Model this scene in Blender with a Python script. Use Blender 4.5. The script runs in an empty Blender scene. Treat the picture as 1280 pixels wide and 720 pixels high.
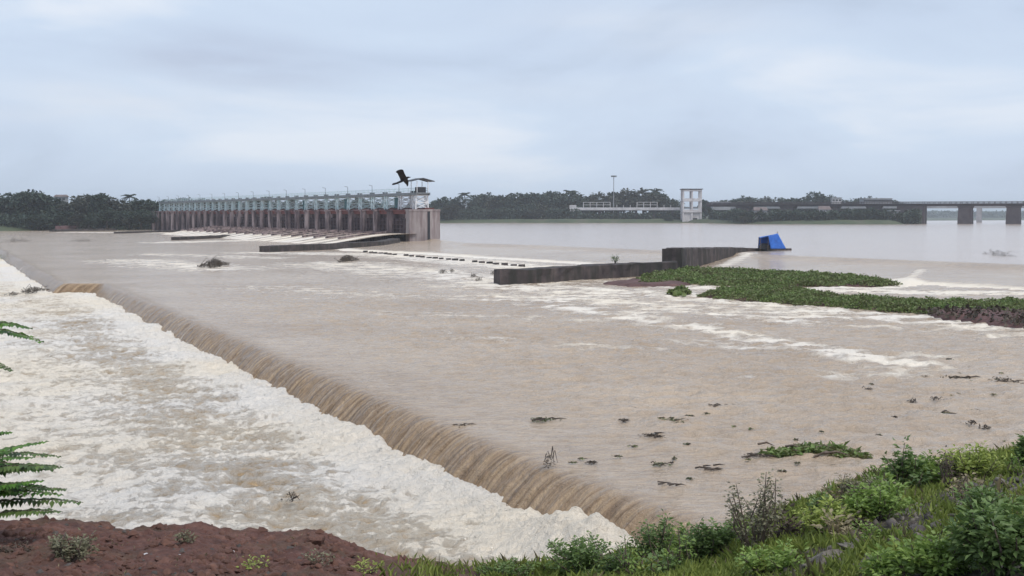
import bpy, bmesh, math, random
import numpy as np
from mathutils import Vector, Matrix
C = bpy.context.scene
COL = C.collection
R = math.radians
rng = np.random.default_rng(7)
random.seed(7)

# ------------------------------------------------------------------ camera
H, F0, HZ = 7.0, 1545.0, 267.0            # eye height, focal length in photo pixels, horizon row
PITCH = math.atan((360 - HZ) / F0)
cd = bpy.data.cameras.new('camera'); cam = bpy.data.objects.new('camera', cd); COL.objects.link(cam)
cd.sensor_width = 36; cd.lens = 36 * F0 / 1280; cd.clip_start = 0.1; cd.clip_end = 30000
cam.location = (0, 0, H); cam.rotation_euler = (R(90) - PITCH, 0, 0)
C.camera = cam

# ------------------------------------------------------------------ sky and sun (overcast)
SUN_EL, SUN_AZ = R(56), R(140)           # azimuth from +Y towards +X
w = bpy.data.worlds.new('World'); C.world = w; w.use_nodes = True
nt = w.node_tree; N = nt.nodes; L = nt.links; N.clear()
out = N.new('ShaderNodeOutputWorld'); bg = N.new('ShaderNodeBackground'); L.new(bg.outputs[0], out.inputs[0])
bg.inputs[1].default_value = 0.095
sky = N.new('ShaderNodeTexSky'); sky.sky_type = 'NISHITA'; sky.sun_disc = False
sky.sun_elevation = SUN_EL; sky.sun_rotation = SUN_AZ
tc = N.new('ShaderNodeTexCoord')
mp = N.new('ShaderNodeMapping'); L.new(tc.outputs['Generated'], mp.inputs[0])
mp.inputs['Scale'].default_value = (2.2, 2.2, 8.0); mp.inputs['Location'].default_value = (0.35, 0.0, 0.55)
n1 = N.new('ShaderNodeTexNoise'); L.new(mp.outputs[0], n1.inputs[0]); n1.inputs['Scale'].default_value = 1.5
n1.inputs['Detail'].default_value = 7; n1.inputs['Roughness'].default_value = 0.52; n1.inputs['Distortion'].default_value = 0.5
rp = N.new('ShaderNodeValToRGB'); L.new(n1.outputs[0], rp.inputs[0])
e = rp.color_ramp.elements
e[0].position = 0.30; e[0].color = (3.9, 4.6, 5.75, 1)
e[1].position = 0.68; e[1].color = (6.1, 6.6, 7.4, 1)
a = rp.color_ramp.elements.new(0.45); a.color = (4.6, 5.4, 6.7, 1)
a = rp.color_ramp.elements.new(0.56); a.color = (4.95, 5.8, 7.05, 1)
mx = N.new('ShaderNodeMix'); mx.data_type = 'RGBA'; mx.inputs[0].default_value = 0.94
# three long soft clouds low in the sky ahead: slope of the view direction sideways and upwards
sx = N.new('ShaderNodeSeparateXYZ'); L.new(tc.outputs['Generated'], sx.inputs[0])
def wm(op, a, b=None, clamp=False):
    m = N.new('ShaderNodeMath'); m.operation = op; m.use_clamp = clamp
    for i, x in enumerate((a, b)):
        if x is None: continue
        if isinstance(x, (int, float)): m.inputs[i].default_value = x
        else: L.new(x, m.inputs[i])
    return m.outputs[0]
yy = wm('MAXIMUM', sx.outputs[1], 0.05); cu = wm('DIVIDE', sx.outputs[0], yy); cv = wm('DIVIDE', sx.outputs[2], yy)
mp2 = N.new('ShaderNodeMapping'); L.new(tc.outputs['Generated'], mp2.inputs[0]); mp2.inputs['Scale'].default_value = (6, 6, 32)
n2 = N.new('ShaderNodeTexNoise'); L.new(mp2.outputs[0], n2.inputs[0]); n2.inputs['Scale'].default_value = 1.6; n2.inputs['Detail'].default_value = 6
cloud = rp.outputs[0]
for u0, v0, su, sv_, tilt, amp, colr in ((-0.225, 0.121, 0.085, 0.020, -0.10, 0.9, (3.75, 4.2, 5.35, 1)), (-0.335, 0.088, 0.10, 0.018, 0.0, 0.75, (6.0, 6.3, 6.9, 1)),
                                         (0.12, 0.150, 0.10, 0.020, 0.0, 0.55, (6.0, 6.4, 7.1, 1)), (0.02, 0.098, 0.16, 0.012, 0.0, 0.35, (5.6, 6.1, 6.9, 1))):
    du = wm('DIVIDE', wm('SUBTRACT', cu, u0), su)
    dv = wm('DIVIDE', wm('SUBTRACT', cv, wm('ADD', wm('MULTIPLY', wm('SUBTRACT', cu, u0), tilt), v0)), sv_)
    r2 = wm('ADD', wm('MULTIPLY', du, du), wm('MULTIPLY', dv, dv))
    g = wm('MULTIPLY', wm('POWER', 2.718, wm('MULTIPLY', r2, -1.0)), wm('MULTIPLY', wm('SUBTRACT', n2.outputs[0], 0.22), 2.6 * amp), True)
    m2 = N.new('ShaderNodeMix'); m2.data_type = 'RGBA'; L.new(g, m2.inputs[0]); L.new(cloud, m2.inputs[6]); m2.inputs[7].default_value = colr
    cloud = m2.outputs[2]
L.new(sky.outputs[0], mx.inputs[6]); L.new(cloud, mx.inputs[7]); L.new(mx.outputs[2], bg.inputs[0])
sd = bpy.data.lights.new('sun', 'SUN'); so = bpy.data.objects.new('sun', sd); COL.objects.link(so)
sd.energy = 1.5; sd.angle = R(22); sd.color = (1.0, 0.93, 0.84)
sv = Vector((math.sin(SUN_AZ) * math.cos(SUN_EL), math.cos(SUN_AZ) * math.cos(SUN_EL), math.sin(SUN_EL)))
so.rotation_euler = sv.to_track_quat('Z', 'Y').to_euler()
C.view_settings.view_transform = 'Standard'; C.view_settings.look = 'None'
C.view_settings.exposure = 0.45; C.view_settings.gamma = 1.0; C.view_settings.use_curve_mapping = False
C.render.engine = 'CYCLES'
C.cycles.max_bounces = 6; C.cycles.diffuse_bounces = 3; C.cycles.glossy_bounces = 2; C.cycles.transparent_max_bounces = 4
C.cycles.volume_bounces = 1; C.cycles.use_denoising = True

# ------------------------------------------------------------------ helpers
def ray(px, py):
    cp, sp = math.cos(PITCH), math.sin(PITCH); u = (360 - py); r = (px - 640)
    return Vector((r, cp * F0 + sp * u, -sp * F0 + cp * u))
def at(px, py, z=0.0):                     # photograph pixel -> point on the level z
    d = ray(px, py); k = (z - H) / d.z
    return Vector((d.x * k, d.y * k, z))
def atd(px, py, dist):                     # photograph pixel -> point at ground distance dist
    d = ray(px, py); k = dist / d.y
    return Vector((d.x * k, dist, H + d.z * k))

def hash2(ix, iy, seed):
    h = (ix.astype(np.int64) * 374761393 + iy.astype(np.int64) * 668265263 + seed * 144665) & 0x7fffffff
    h = ((h ^ (h >> 13)) * 1274126177) & 0x7fffffff
    return (h ^ (h >> 16)) & 0xffff
def pn(x, y, seed=0):                      # gradient noise, about -1..1
    x = np.asarray(x, float); y = np.asarray(y, float)
    ix, iy = np.floor(x), np.floor(y); fx, fy = x - ix, y - iy
    def g(dx, dy):
        a = hash2(ix + dx, iy + dy, seed) * (2 * math.pi / 65536)
        return np.cos(a) * (fx - dx) + np.sin(a) * (fy - dy)
    u = fx * fx * fx * (fx * (fx * 6 - 15) + 10); v = fy * fy * fy * (fy * (fy * 6 - 15) + 10)
    a = g(0, 0) * (1 - u) + g(1, 0) * u; b = g(0, 1) * (1 - u) + g(1, 1) * u
    return (a * (1 - v) + b * v) * 1.5
def fbm(x, y, seed=0, o=4, gain=0.5):
    t, amp, tot = 0, 1.0, 0.0
    for k in range(o):
        t = t + amp * pn(x * 2**k, y * 2**k, seed + k * 17); tot += amp; amp *= gain
    return t / tot
def ss(a, b, x):
    t = np.clip((np.asarray(x, float) - a) / (b - a), 0, 1); return t * t * (3 - 2 * t)

def link(o, parent=None):
    COL.objects.link(o)
    if parent is not None: o.parent = parent
    return o
def tag(o, label=None, cat=None, group=None, kind=None):
    if label: o['label'] = label
    if cat: o['category'] = cat
    if group: o['group'] = group
    if kind: o['kind'] = kind
    return o
def thing(name, label, cat, loc=(0, 0, 0), rz=0.0, group=None):
    o = bpy.data.objects.new(name, None); COL.objects.link(o)
    o.location = loc; o.rotation_euler = (0, 0, rz)
    return tag(o, label, cat, group)
def copy_tree(o, parent=None):
    c = o.copy(); COL.objects.link(c)
    if parent is not None: c.parent = parent
    for ch in list(o.children): copy_tree(ch, c)
    return c
def inst(name, me, parent=None, loc=(0, 0, 0), rz=0.0, sc=1.0):
    o = bpy.data.objects.new(name, me); COL.objects.link(o)
    if parent is not None: o.parent = parent
    o.location = loc; o.rotation_euler = (0, 0, rz)
    o.scale = sc if hasattr(sc, '__len__') else (sc, sc, sc)
    return o

class MB:                                   # collects shapes for ONE mesh
    def __init__(s): s.v = []; s.f = []
    def add(s, vs, fs):
        b = len(s.v); s.v += [tuple(v) for v in vs]; s.f += [tuple(b + i for i in f) for f in fs]
    def box(s, x0, x1, y0, y1, z0, z1):
        s.hexa([(x0, y0, z0), (x1, y0, z0), (x1, y1, z0), (x0, y1, z0), (x0, y0, z1), (x1, y0, z1), (x1, y1, z1), (x0, y1, z1)])
    def hexa(s, p):
        s.add(p, [(0, 3, 2, 1), (4, 5, 6, 7), (0, 1, 5, 4), (1, 2, 6, 5), (2, 3, 7, 6), (3, 0, 4, 7)])
    def bar(s, a, b, wd, hd=None):          # square bar from a to b
        a, b = Vector(a), Vector(b); d = (b - a).normalized(); hd = hd or wd
        up = Vector((0, 0, 1)) if abs(d.z) < 0.9 else Vector((0, 1, 0))
        x = d.cross(up).normalized() * wd / 2; y = x.cross(d).normalized() * hd / 2
        s.hexa([a - x - y, a + x - y, a + x + y, a - x + y, b - x - y, b + x - y, b + x + y, b - x + y])
    def tube(s, pts, rad, n=6):
        pts = [Vector(p) for p in pts]; rings = []; b = len(s.v)
        for i, p in enumerate(pts):
            d = (pts[min(i + 1, len(pts) - 1)] - pts[max(i - 1, 0)]).normalized()
            up = Vector((0, 0, 1)) if abs(d.z) < 0.95 else Vector((1, 0, 0))
            x = d.cross(up).normalized(); y = d.cross(x)
            r = rad[i] if hasattr(rad, '__len__') else rad
            for k in range(n):
                t = 2 * math.pi * k / n; s.v.append(tuple(p + (x * math.cos(t) + y * math.sin(t)) * r))
        for i in range(len(pts) - 1):
            for k in range(n):
                s.f.append((b + i * n + k, b + i * n + (k + 1) % n, b + (i + 1) * n + (k + 1) % n, b + (i + 1) * n + k))
        s.f.append(tuple(b + k for k in range(n))[::-1]); s.f.append(tuple(b + (len(pts) - 1) * n + k for k in range(n)))
    def mesh(s, name, mat, smooth=False):
        me = bpy.data.meshes.new(name); me.from_pydata(s.v, [], s.f); me.materials.append(mat)
        bm = bmesh.new(); bm.from_mesh(me); bmesh.ops.recalc_face_normals(bm, faces=bm.faces); bm.to_mesh(me); bm.free()
        if smooth: me.shade_smooth()
        return me
    def build(s, name, mat, parent=None, smooth=False, **k):
        return inst(name, s.mesh(name, mat, smooth), parent, **k)

def np_mesh(name, V, Q, mat, smooth=True, attrs=None):   # V (n,3), Q (m,4) or (m,3)
    me = bpy.data.meshes.new(name); n = Q.shape[1]
    me.vertices.add(len(V)); me.vertices.foreach_set('co', np.ascontiguousarray(V, np.float32).ravel())
    me.loops.add(Q.size); me.loops.foreach_set('vertex_index', np.ascontiguousarray(Q, np.int32).ravel())
    me.polygons.add(len(Q)); me.polygons.foreach_set('loop_start', np.arange(0, Q.size, n, dtype=np.int32))
    me.update(calc_edges=True)
    if smooth: me.shade_smooth()
    for k, a in (attrs or {}).items():
        a = np.asarray(a, np.float32)
        at_ = me.attributes.new(k, 'FLOAT_VECTOR' if a.ndim == 2 else 'FLOAT', 'POINT')
        at_.data.foreach_set('vector' if a.ndim == 2 else 'value', a.ravel())
    me.materials.append(mat); me.validate()
    return me
def grid_q(nu, nv):
    i = np.arange(nu * nv).reshape(nu, nv)
    return np.stack([i[:-1, :-1], i[1:, :-1], i[1:, 1:], i[:-1, 1:]], -1).reshape(-1, 4)

# leaves: many small bent faces.  centres, directions, size -> two quads folded on the midrib
def leaf_arrays(P, D, Lg, Wd, bend=0.25, up=None):
    n = len(P); D = D / np.linalg.norm(D, axis=1, keepdims=True)
    if up is None: up = rng.normal(size=(n, 3)) * 0.5 + np.array([0, 0, 1.0])
    S = np.cross(D, up); S /= np.linalg.norm(S, axis=1, keepdims=True) + 1e-9
    U = np.cross(S, D)
    Lg = np.broadcast_to(Lg, (n,))[:, None]; Wd = np.broadcast_to(Wd, (n,))[:, None]
    a = P; m = P + D * Lg * 0.5 + U * Lg * bend * 0.35; t = P + D * Lg - U * Lg * bend * 0.3
    l = m + S * Wd * 0.5 + U * Wd * 0.12; r = m - S * Wd * 0.5 + U * Wd * 0.12
    V = np.stack([a, l, t, r], 1).reshape(-1, 3)
    b = np.arange(n)[:, None] * 4
    Q = np.concatenate([b + [0, 1, 2], b + [0, 2, 3]], 0)
    return V, Q
def leaf_mesh(name, P, D, Lg, Wd, mat, bend=0.25, up=None, tint=None):
    V, Q = leaf_arrays(np.asarray(P, float), np.asarray(D, float), Lg, Wd, bend, up)
    if tint is None: tint = rng.random(len(P))
    return np_mesh(name, V, Q, mat, False, {'tint': np.repeat(tint, 4)})

# ------------------------------------------------------------------ materials
def mat(name): 
    m = bpy.data.materials.new(name); m.use_nodes = True
    return m, m.node_tree.nodes, m.node_tree.links, m.node_tree.nodes['Principled BSDF']
def noise(N, L, vec, scale, detail=4, rough=0.5, dist=0.0):
    n = N.new('ShaderNodeTexNoise'); n.inputs['Scale'].default_value = scale; n.inputs['Detail'].default_value = detail
    n.inputs['Roughness'].default_value = rough; n.inputs['Distortion'].default_value = dist
    if vec is not None: L.new(vec, n.inputs['Vector'])
    return n.outputs[0]
def ramp(N, L, fac, stops):
    r = N.new('ShaderNodeValToRGB'); L.new(fac, r.inputs[0]); el = r.color_ramp.elements
    while len(el) < len(stops): el.new(0.5)
    for e_, (p, c) in zip(el, stops): e_.position = p; e_.color = c if len(c) == 4 else (*c, 1)
    return r.outputs[0]
def math_(N, L, op, a, b=None, clamp=False):
    m = N.new('ShaderNodeMath'); m.operation = op; m.use_clamp = clamp
    for i, x in enumerate((a, b)):
        if x is None: continue
        if isinstance(x, (int, float)): m.inputs[i].default_value = x
        else: L.new(x, m.inputs[i])
    return m.outputs[0]
def mixc(N, L, fac, a, b, mode='MIX'):
    m = N.new('ShaderNodeMix'); m.data_type = 'RGBA'; m.blend_type = mode
    for i, x in ((0, fac), (6, a), (7, b)):
        if isinstance(x, (int, float)): m.inputs[i].default_value = x
        elif isinstance(x, tuple): m.inputs[i].default_value = (*x, 1) if len(x) == 3 else x
        else: L.new(x, m.inputs[i])
    return m.outputs[2]
def mapping(N, L, vec, sc, rot=(0, 0, 0)):
    m = N.new('ShaderNodeMapping'); L.new(vec, m.inputs[0]); m.inputs['Scale'].default_value = sc; m.inputs['Rotation'].default_value = rot
    return m.outputs[0]
def bump(N, L, h, strength, dist, normal=None):
    b = N.new('ShaderNodeBump'); b.inputs['Strength'].default_value = strength; b.inputs['Distance'].default_value = dist
    L.new(h, b.inputs['Height'])
    if normal is not None: L.new(normal, b.inputs['Normal'])
    return b.outputs[0]
def pos(N): return N.new('ShaderNodeNewGeometry').outputs['Position']
def attr(N, name):
    a = N.new('ShaderNodeAttribute'); a.attribute_name = name; return a

def simple(name, c0, c1, scale=2.0, rough=0.85, bmp=0.3, bd=0.02, stretch=(1, 1, 1), obj=True, streak=None):
    m, N, L, B = mat(name)
    v0 = N.new('ShaderNodeTexCoord').outputs['Object']
    va = N.new('ShaderNodeVectorMath'); va.operation = 'ADD'; L.new(v0, va.inputs[0])
    L.new(math_(N, L, 'MULTIPLY', N.new('ShaderNodeObjectInfo').outputs['Random'], 60.0), va.inputs[1])
    v = mapping(N, L, va.outputs[0], stretch)
    f = noise(N, L, v, scale, 6, 0.6)
    col = ramp(N, L, f, [(0.3, c0), (0.7, c1)])
    if streak is not None:
        v2 = mapping(N, L, va.outputs[0], (0.7, 0.7, 0.09))
        f2 = noise(N, L, v2, 1.6, 5, 0.6)
        col = mixc(N, L, ramp(N, L, f2, [(0.42, (0, 0, 0)), (0.62, (1, 1, 1))]), col, streak)
    L.new(col, B.inputs['Base Color']); B.inputs['Roughness'].default_value = rough
    if bmp: L.new(bump(N, L, f, bmp, bd), B.inputs['Normal'])
    return m

def water_mat(name, brown0, brown1, foam_c, fine, rough=0.2, bstr=0.5, bdist=0.12, streak=False):
    """muddy water; attribute foam = 0..1 amount of foam, flow = metres along and across the current"""
    m, N, L, B = mat(name)
    fl = attr(N, 'flow').outputs['Vector']; fo = attr(N, 'foam').outputs['Fac']
    p = pos(N)
    big = noise(N, L, p, 0.06, 4, 0.55)
    mid = noise(N, L, p, 0.9, 5, 0.6)
    brown = mixc(N, L, ramp(N, L, big, [(0.35, (0, 0, 0)), (0.65, (1, 1, 1))]), brown0, brown1)
    # foam threshold by broken noise, drawn out along the current
    f1 = noise(N, L, mapping(N, L, fl, (1.0, 0.75, 1.0)), fine, 10, 0.74, 0.5)
    f2 = noise(N, L, mapping(N, L, fl, (0.3, 0.22, 1.0)), fine, 6, 0.65, 0.3)
    f = math_(N, L, 'ADD', math_(N, L, 'MULTIPLY', f1, 0.68), math_(N, L, 'MULTIPLY', f2, 0.32))
    sed = noise(N, L, mapping(N, L, fl, (0.9, 2.6, 1.0)), 1.3, 8, 0.72, 0.5)
    fa = attr(N, 'fall').outputs['Fac']
    brown = mixc(N, L, math_(N, L, 'MULTIPLY', fa, 0.6), brown, (0.50, 0.335, 0.18))
    brown = mixc(N, L, math_(N, L, 'MULTIPLY', ramp(N, L, sed, [(0.40, (1, 1, 1)), (0.62, (0, 0, 0))]), math_(N, L, 'MULTIPLY', fa, 0.8)), brown, (0.15, 0.092, 0.05))
    silt = noise(N, L, mapping(N, L, p, (1.0, 1.5, 1.0)), 0.8, 7, 0.7, 0.4)
    brown = mixc(N, L, math_(N, L, 'MULTIPLY', ramp(N, L, silt, [(0.36, (1, 1, 1)), (0.54, (0, 0, 0))]), 0.26), brown, (0.20, 0.14, 0.10))
    th = math_(N, L, 'SUBTRACT', math_(N, L, 'ADD', f, math_(N, L, 'MULTIPLY', fo, 0.62)), 0.665)
    mask = math_(N, L, 'MULTIPLY', th, 5.0, True)
    fcol = mixc(N, L, ramp(N, L, big, [(0.42, (0, 0, 0)), (0.58, (1, 1, 1))]), foam_c, (0.91, 0.815, 0.68))
    col = mixc(N, L, mask, brown, fcol)
    L.new(col, B.inputs['Base Color'])
    rg = math_(N, L, 'ADD', math_(N, L, 'MULTIPLY', mask, 0.6), rough, True)
    L.new(rg, B.inputs['Roughness'])
    B.inputs['IOR'].default_value = 1.33
    h1 = noise(N, L, p, 0.6, 7, 0.66, 0.4)
    h2 = noise(N, L, p, 3.2, 6, 0.65, 0.3)
    h = math_(N, L, 'ADD', math_(N, L, 'MULTIPLY', h1, 1.0), math_(N, L, 'MULTIPLY', h2, 0.4))
    h = math_(N, L, 'ADD', h, math_(N, L, 'MULTIPLY', math_(N, L, 'MULTIPLY', f1, mask), 0.4))
    L.new(bump(N, L, h, bstr, bdist), B.inputs['Normal'])
    return m

M = {}
M['mid_water'] = water_mat('muddy_river', (0.45, 0.342, 0.243), (0.555, 0.443, 0.335), (0.88, 0.81, 0.72), 1.1, 0.12, 0.75, 0.6)
M['low_water'] = water_mat('foaming_water', (0.46, 0.32, 0.18), (0.62, 0.46, 0.29), (0.88, 0.825, 0.755), 2.6, 0.3, 1.0, 0.5)
M['up_water'] = water_mat('slack_river', (0.52, 0.42, 0.345), (0.55, 0.445, 0.37), (0.8, 0.74, 0.68), 0.5, 0.15, 0.55, 0.22)
M['concrete_dark'] = simple('stained_concrete', (0.018, 0.014, 0.018), (0.115, 0.09, 0.085), 0.7, 0.9, 0.8, 0.08, streak=(0.03, 0.028, 0.024))
M['pier'] = simple('pier_concrete', (0.09, 0.055, 0.065), (0.42, 0.34, 0.34), 0.22, 0.9, 0.4, 0.05, (1, 1, 0.6), streak=(0.05, 0.035, 0.042))
M['pale_pier'] = simple('pale_concrete', (0.24, 0.205, 0.205), (0.42, 0.37, 0.36), 0.4, 0.9, 0.4, 0.05, (1, 1, 0.5), streak=(0.22, 0.17, 0.17))
M['rust'] = simple('rusty_steel', (0.10, 0.025, 0.025), (0.17, 0.05, 0.045), 0.7, 0.8, 0.3, 0.02)
M['gate'] = simple('gate_steel', (0.030, 0.018, 0.024), (0.085, 0.05, 0.058), 0.6, 0.75, 0.3, 0.02)
M['pale_steel'] = simple('pale_green_paint', (0.52, 0.72, 0.72), (0.80, 0.86, 0.86), 1.0, 0.6, 0.1, 0.01)
M['white_steel'] = simple('white_paint', (0.66, 0.66, 0.68), (0.8, 0.8, 0.8), 1.0, 0.6, 0.1, 0.01)
M['grey_steel'] = simple('grey_steel', (0.12, 0.14, 0.15), (0.24, 0.26, 0.28), 1.0, 0.6, 0.1, 0.01)
M['black_steel'] = simple('dark_sheet', (0.012, 0.014, 0.018), (0.03, 0.032, 0.04), 1.0, 0.6, 0.1, 0.01)
M['bridge'] = simple('bridge_concrete', (0.035, 0.027, 0.035), (0.08, 0.066, 0.072), 0.3, 0.9, 0.3, 0.05)
M['plaster'] = simple('weathered_plaster', (0.42, 0.40, 0.41), (0.68, 0.66, 0.67), 0.4, 0.9, 0.2, 0.03)
M['greyplaster'] = simple('grey_plaster', (0.25, 0.25, 0.27), (0.38, 0.38, 0.40), 0.3, 0.9, 0.2, 0.03)
M['redwall'] = simple('red_masonry', (0.13, 0.07, 0.075), (0.20, 0.12, 0.125), 0.2, 0.9, 0.2, 0.05)
M['roof'] = simple('tiled_roof', (0.13, 0.10, 0.10), (0.20, 0.16, 0.15), 0.5, 0.9, 0.3, 0.05)
M['window'] = simple('dark_window', (0.01, 0.012, 0.016), (0.02, 0.022, 0.03), 1.0, 0.3, 0.0)
M['bark'] = simple('bark', (0.035, 0.028, 0.024), (0.09, 0.07, 0.058), 3.0, 0.95, 0.5, 0.03, (1, 1, 0.3))
M['twig'] = simple('dry_twig', (0.07, 0.05, 0.04), (0.20, 0.155, 0.125), 6.0, 0.95, 0.2, 0.01)
M['crow'] = simple('black_feather', (0.006, 0.006, 0.010), (0.016, 0.016, 0.022), 8.0, 0.6, 0.2, 0.01)

def leaf_mat(name, dark, light, rough=0.6, trans=0.15):
    m, N, L, B = mat(name)
    t = attr(N, 'tint').outputs['Fac']
    n = noise(N, L, pos(N), 0.35, 3)
    f = math_(N, L, 'ADD', math_(N, L, 'MULTIPLY', t, 0.65), math_(N, L, 'MULTIPLY', n, 0.35))
    L.new(ramp(N, L, f, [(0.1, dark), (0.9, light)]), B.inputs['Base Color'])
    B.inputs['Roughness'].default_value = rough
    tr = N.new('ShaderNodeBsdfTranslucent'); L.new(B.inputs['Base Color'].links[0].from_socket, tr.inputs[0])
    ms_ = N.new('ShaderNodeMixShader'); ms_.inputs[0].default_value = trans
    L.new(B.outputs[0], ms_.inputs[1]); L.new(tr.outputs[0], ms_.inputs[2]); L.new(ms_.outputs[0], N['Material Output'].inputs[0])
    return m
M['far_leaf'] = leaf_mat('far_foliage', (0.016, 0.032, 0.022), (0.045, 0.075, 0.045))
M['far_leaf_b'] = leaf_mat('far_foliage_olive', (0.028, 0.034, 0.026), (0.07, 0.08, 0.052))
M['weed'] = leaf_mat('water_weed', (0.11, 0.088, 0.04), (0.21, 0.33, 0.09), 0.55, 0.3)
M['grass'] = leaf_mat('bank_grass', (0.15, 0.21, 0.045), (0.46, 0.53, 0.14), 0.6, 0.35)
M['drygrass'] = leaf_mat('dry_grass', (0.15, 0.12, 0.07), (0.42, 0.36, 0.22), 0.6, 0.3)
M['shrub'] = leaf_mat('shrub_leaf', (0.05, 0.095, 0.03), (0.19, 0.28, 0.085), 0.5, 0.3)
M['bright'] = leaf_mat('bright_leaf', (0.09, 0.16, 0.03), (0.29, 0.41, 0.10), 0.5, 0.35)
M['greyleaf'] = leaf_mat('dusty_leaf', (0.10, 0.10, 0.06), (0.28, 0.27, 0.17), 0.6, 0.25)
M['pinnate'] = leaf_mat('feathery_leaf', (0.035, 0.10, 0.02), (0.16, 0.32, 0.05), 0.5, 0.3)
M['litter'] = leaf_mat('leaf_litter', (0.03, 0.025, 0.018), (0.13, 0.10, 0.07))
M['litter_g'] = leaf_mat('green_litter', (0.035, 0.05, 0.018), (0.14, 0.17, 0.06))

# ------------------------------------------------------------------ water below and above the near weir
ZL, ZU = -1.12, 1.1                         # lower and upper river levels; the middle reach is 0
W0 = np.array([2.9, 28.4]); WD = np.array([-0.421, 0.907]); WM = np.array([0.907, 0.421])
def crest_off(s):                          # the weir bends at its near end and steps at a joint farther off
    return 0.5 * ss(7, -3, s) - 3.6 * ss(105.0, 107.2, s) + 0.12 * fbm(s * 0.35, 0 * s, 5, 4, 0.6) + 0.25 * pn(s * 0.06, 0 * s, 9)
def spaced(lo, hi, f):
    x = [lo]
    while x[-1] < hi: x.append(x[-1] + f(x[-1]))
    return np.array(x)
S_AX = spaced(-60, 620, lambda s: 1.2 if s < -14 else (0.065 if s < 18 else 0.0028 * (s + 12)))
def st_world(S, T):
    o = crest_off(S)
    return W0[0] + S * WD[0] + (T + o) * WM[0], W0[1] + S * WD[1] + (T + o) * WM[1]
def world_st(x, y):
    dx, dy = x - W0[0], y - W0[1]
    s = dx * WD[0] + dy * WD[1]; return s, dx * WM[0] + dy * WM[1] - float(crest_off(np.array(s)))

# --- foam patches on the middle reach: streaks given by ends on the water, width, strength
def seg_foam(X, Y, a, b, wid, amp):
    ax, ay = a[0], a[1]; dx, dy = b[0] - ax, b[1] - ay; l2 = dx * dx + dy * dy
    t = np.clip(((X - ax) * dx + (Y - ay) * dy) / l2, 0, 1)
    d = np.hypot(X - ax - t * dx, Y - ay - t * dy)
    return amp * np.exp(-(d / wid) ** 2)
STREAKS = [((850, 407), (1135, 455), 1.6, 1.0), ((930, 425), (1130, 458), 2.6, 0.75), ((700, 385), (850, 408), 3.0, 0.75), ((780, 392), (860, 410), 3.5, 0.7),
           ((620, 358), (900, 374), 8.0, 0.85), ((900, 378), (1280, 412), 4.0, 0.9), ((660, 372), (1000, 394), 8.0, 0.75), ((950, 400), (1240, 418), 3.0, 0.6),
           ((420, 330), (640, 352), 12, 0.72), ((540, 340), (640, 356), 8, 0.85), ((480, 318), (700, 338), 8, 0.95), ((640, 331), (700, 336), 6, 0.8), ((560, 322), (680, 333), 5, 0.8),
           ((330, 316), (470, 318), 9, 0.8), ((210, 303), (330, 300), 9, 0.85), ((100, 290.5), (215, 291), 10, 0.9), ((170, 326), (270, 336), 9, 0.72), ((200, 318), (330, 322), 8, 0.6),
           ((1050, 364), (1270, 368), 4.5, 1.1), ((1000, 361), (1110, 360), 2.5, 1.0), ((790, 352), (900, 362), 5, 0.9), ((890, 430), (1130, 448), 4, 0.55), ((940, 470), (1130, 470), 2.0, 0.55),
           ((500, 392), (760, 402), 4, 0.5), ((560, 420), (800, 440), 3, 0.46), ((340, 360), (520, 372), 7, 0.5)]
# upper weir: line of its crest
UC = [Vector((-18.5, 287.5, ZU)), at(585, 303.6, ZU), at(681, 306.5, ZU), at(785, 311, ZU), at(987, 319, ZU), at(1280, 330.5, ZU)]
UC.append(UC[-1] + (UC[-1] - UC[-2]) * 1.2)

Ssp = S_AX
# middle reach
T_up = spaced(2.0, 420, lambda t: min(0.07 + (t - 2.0) * 0.0075, 6))
T_lip = np.arange(-1.9, 2.0, 0.07)
Tm = np.concatenate([T_lip, T_up])
S, T = np.meshgrid(Ssp, Tm, indexing='ij')
X, Y = st_world(S, T)
dist = np.hypot(X, Y)
fade = ss(160, 60, dist)
wav = (0.17 * fbm(X / 2.6, Y / 2.0, 3, 4, 0.55) + 0.12 * fbm(X / 0.9, Y / 0.6, 21, 3)) * (0.35 + 0.65 * ss(1.5, 9, T)) * fade
wav += 0.17 * (np.clip(1 - 2.2 * np.abs(fbm(X / 3.4, Y / 1.5, 27, 3, 0.55)), -0.2, 1) - 0.3) * ss(2, 12, T) * ss(190, 70, dist) * (0.6 + 0.6 * fbm(X / 14, Y / 9, 29, 2))
foam = np.zeros_like(X)
rip = np.zeros_like(X)
for (a, b, wd, amp) in STREAKS:
    g = seg_foam(X, Y, at(*a), at(*b), wd, amp); foam = np.maximum(foam, g)
    rip = np.maximum(rip, g)
wav += rip * (0.16 * fbm(X / 1.6, Y / 1.1, 55, 3) + 0.03) * ss(250, 90, dist)
caps = ss(0.25, 0.6, fbm(X / 7, Y / 5, 77, 3)) * 0.24 + ss(0.2, 0.6, fbm(X / 1.8, Y / 1.3, 78, 4)) * 0.22
foam = foam * (0.62 + 1.25 * fbm(X / 3.2, Y / 1.7, 79, 5, 0.62)); foam = np.maximum(foam, caps * ss(4, 14, T) * 1.25)
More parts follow.
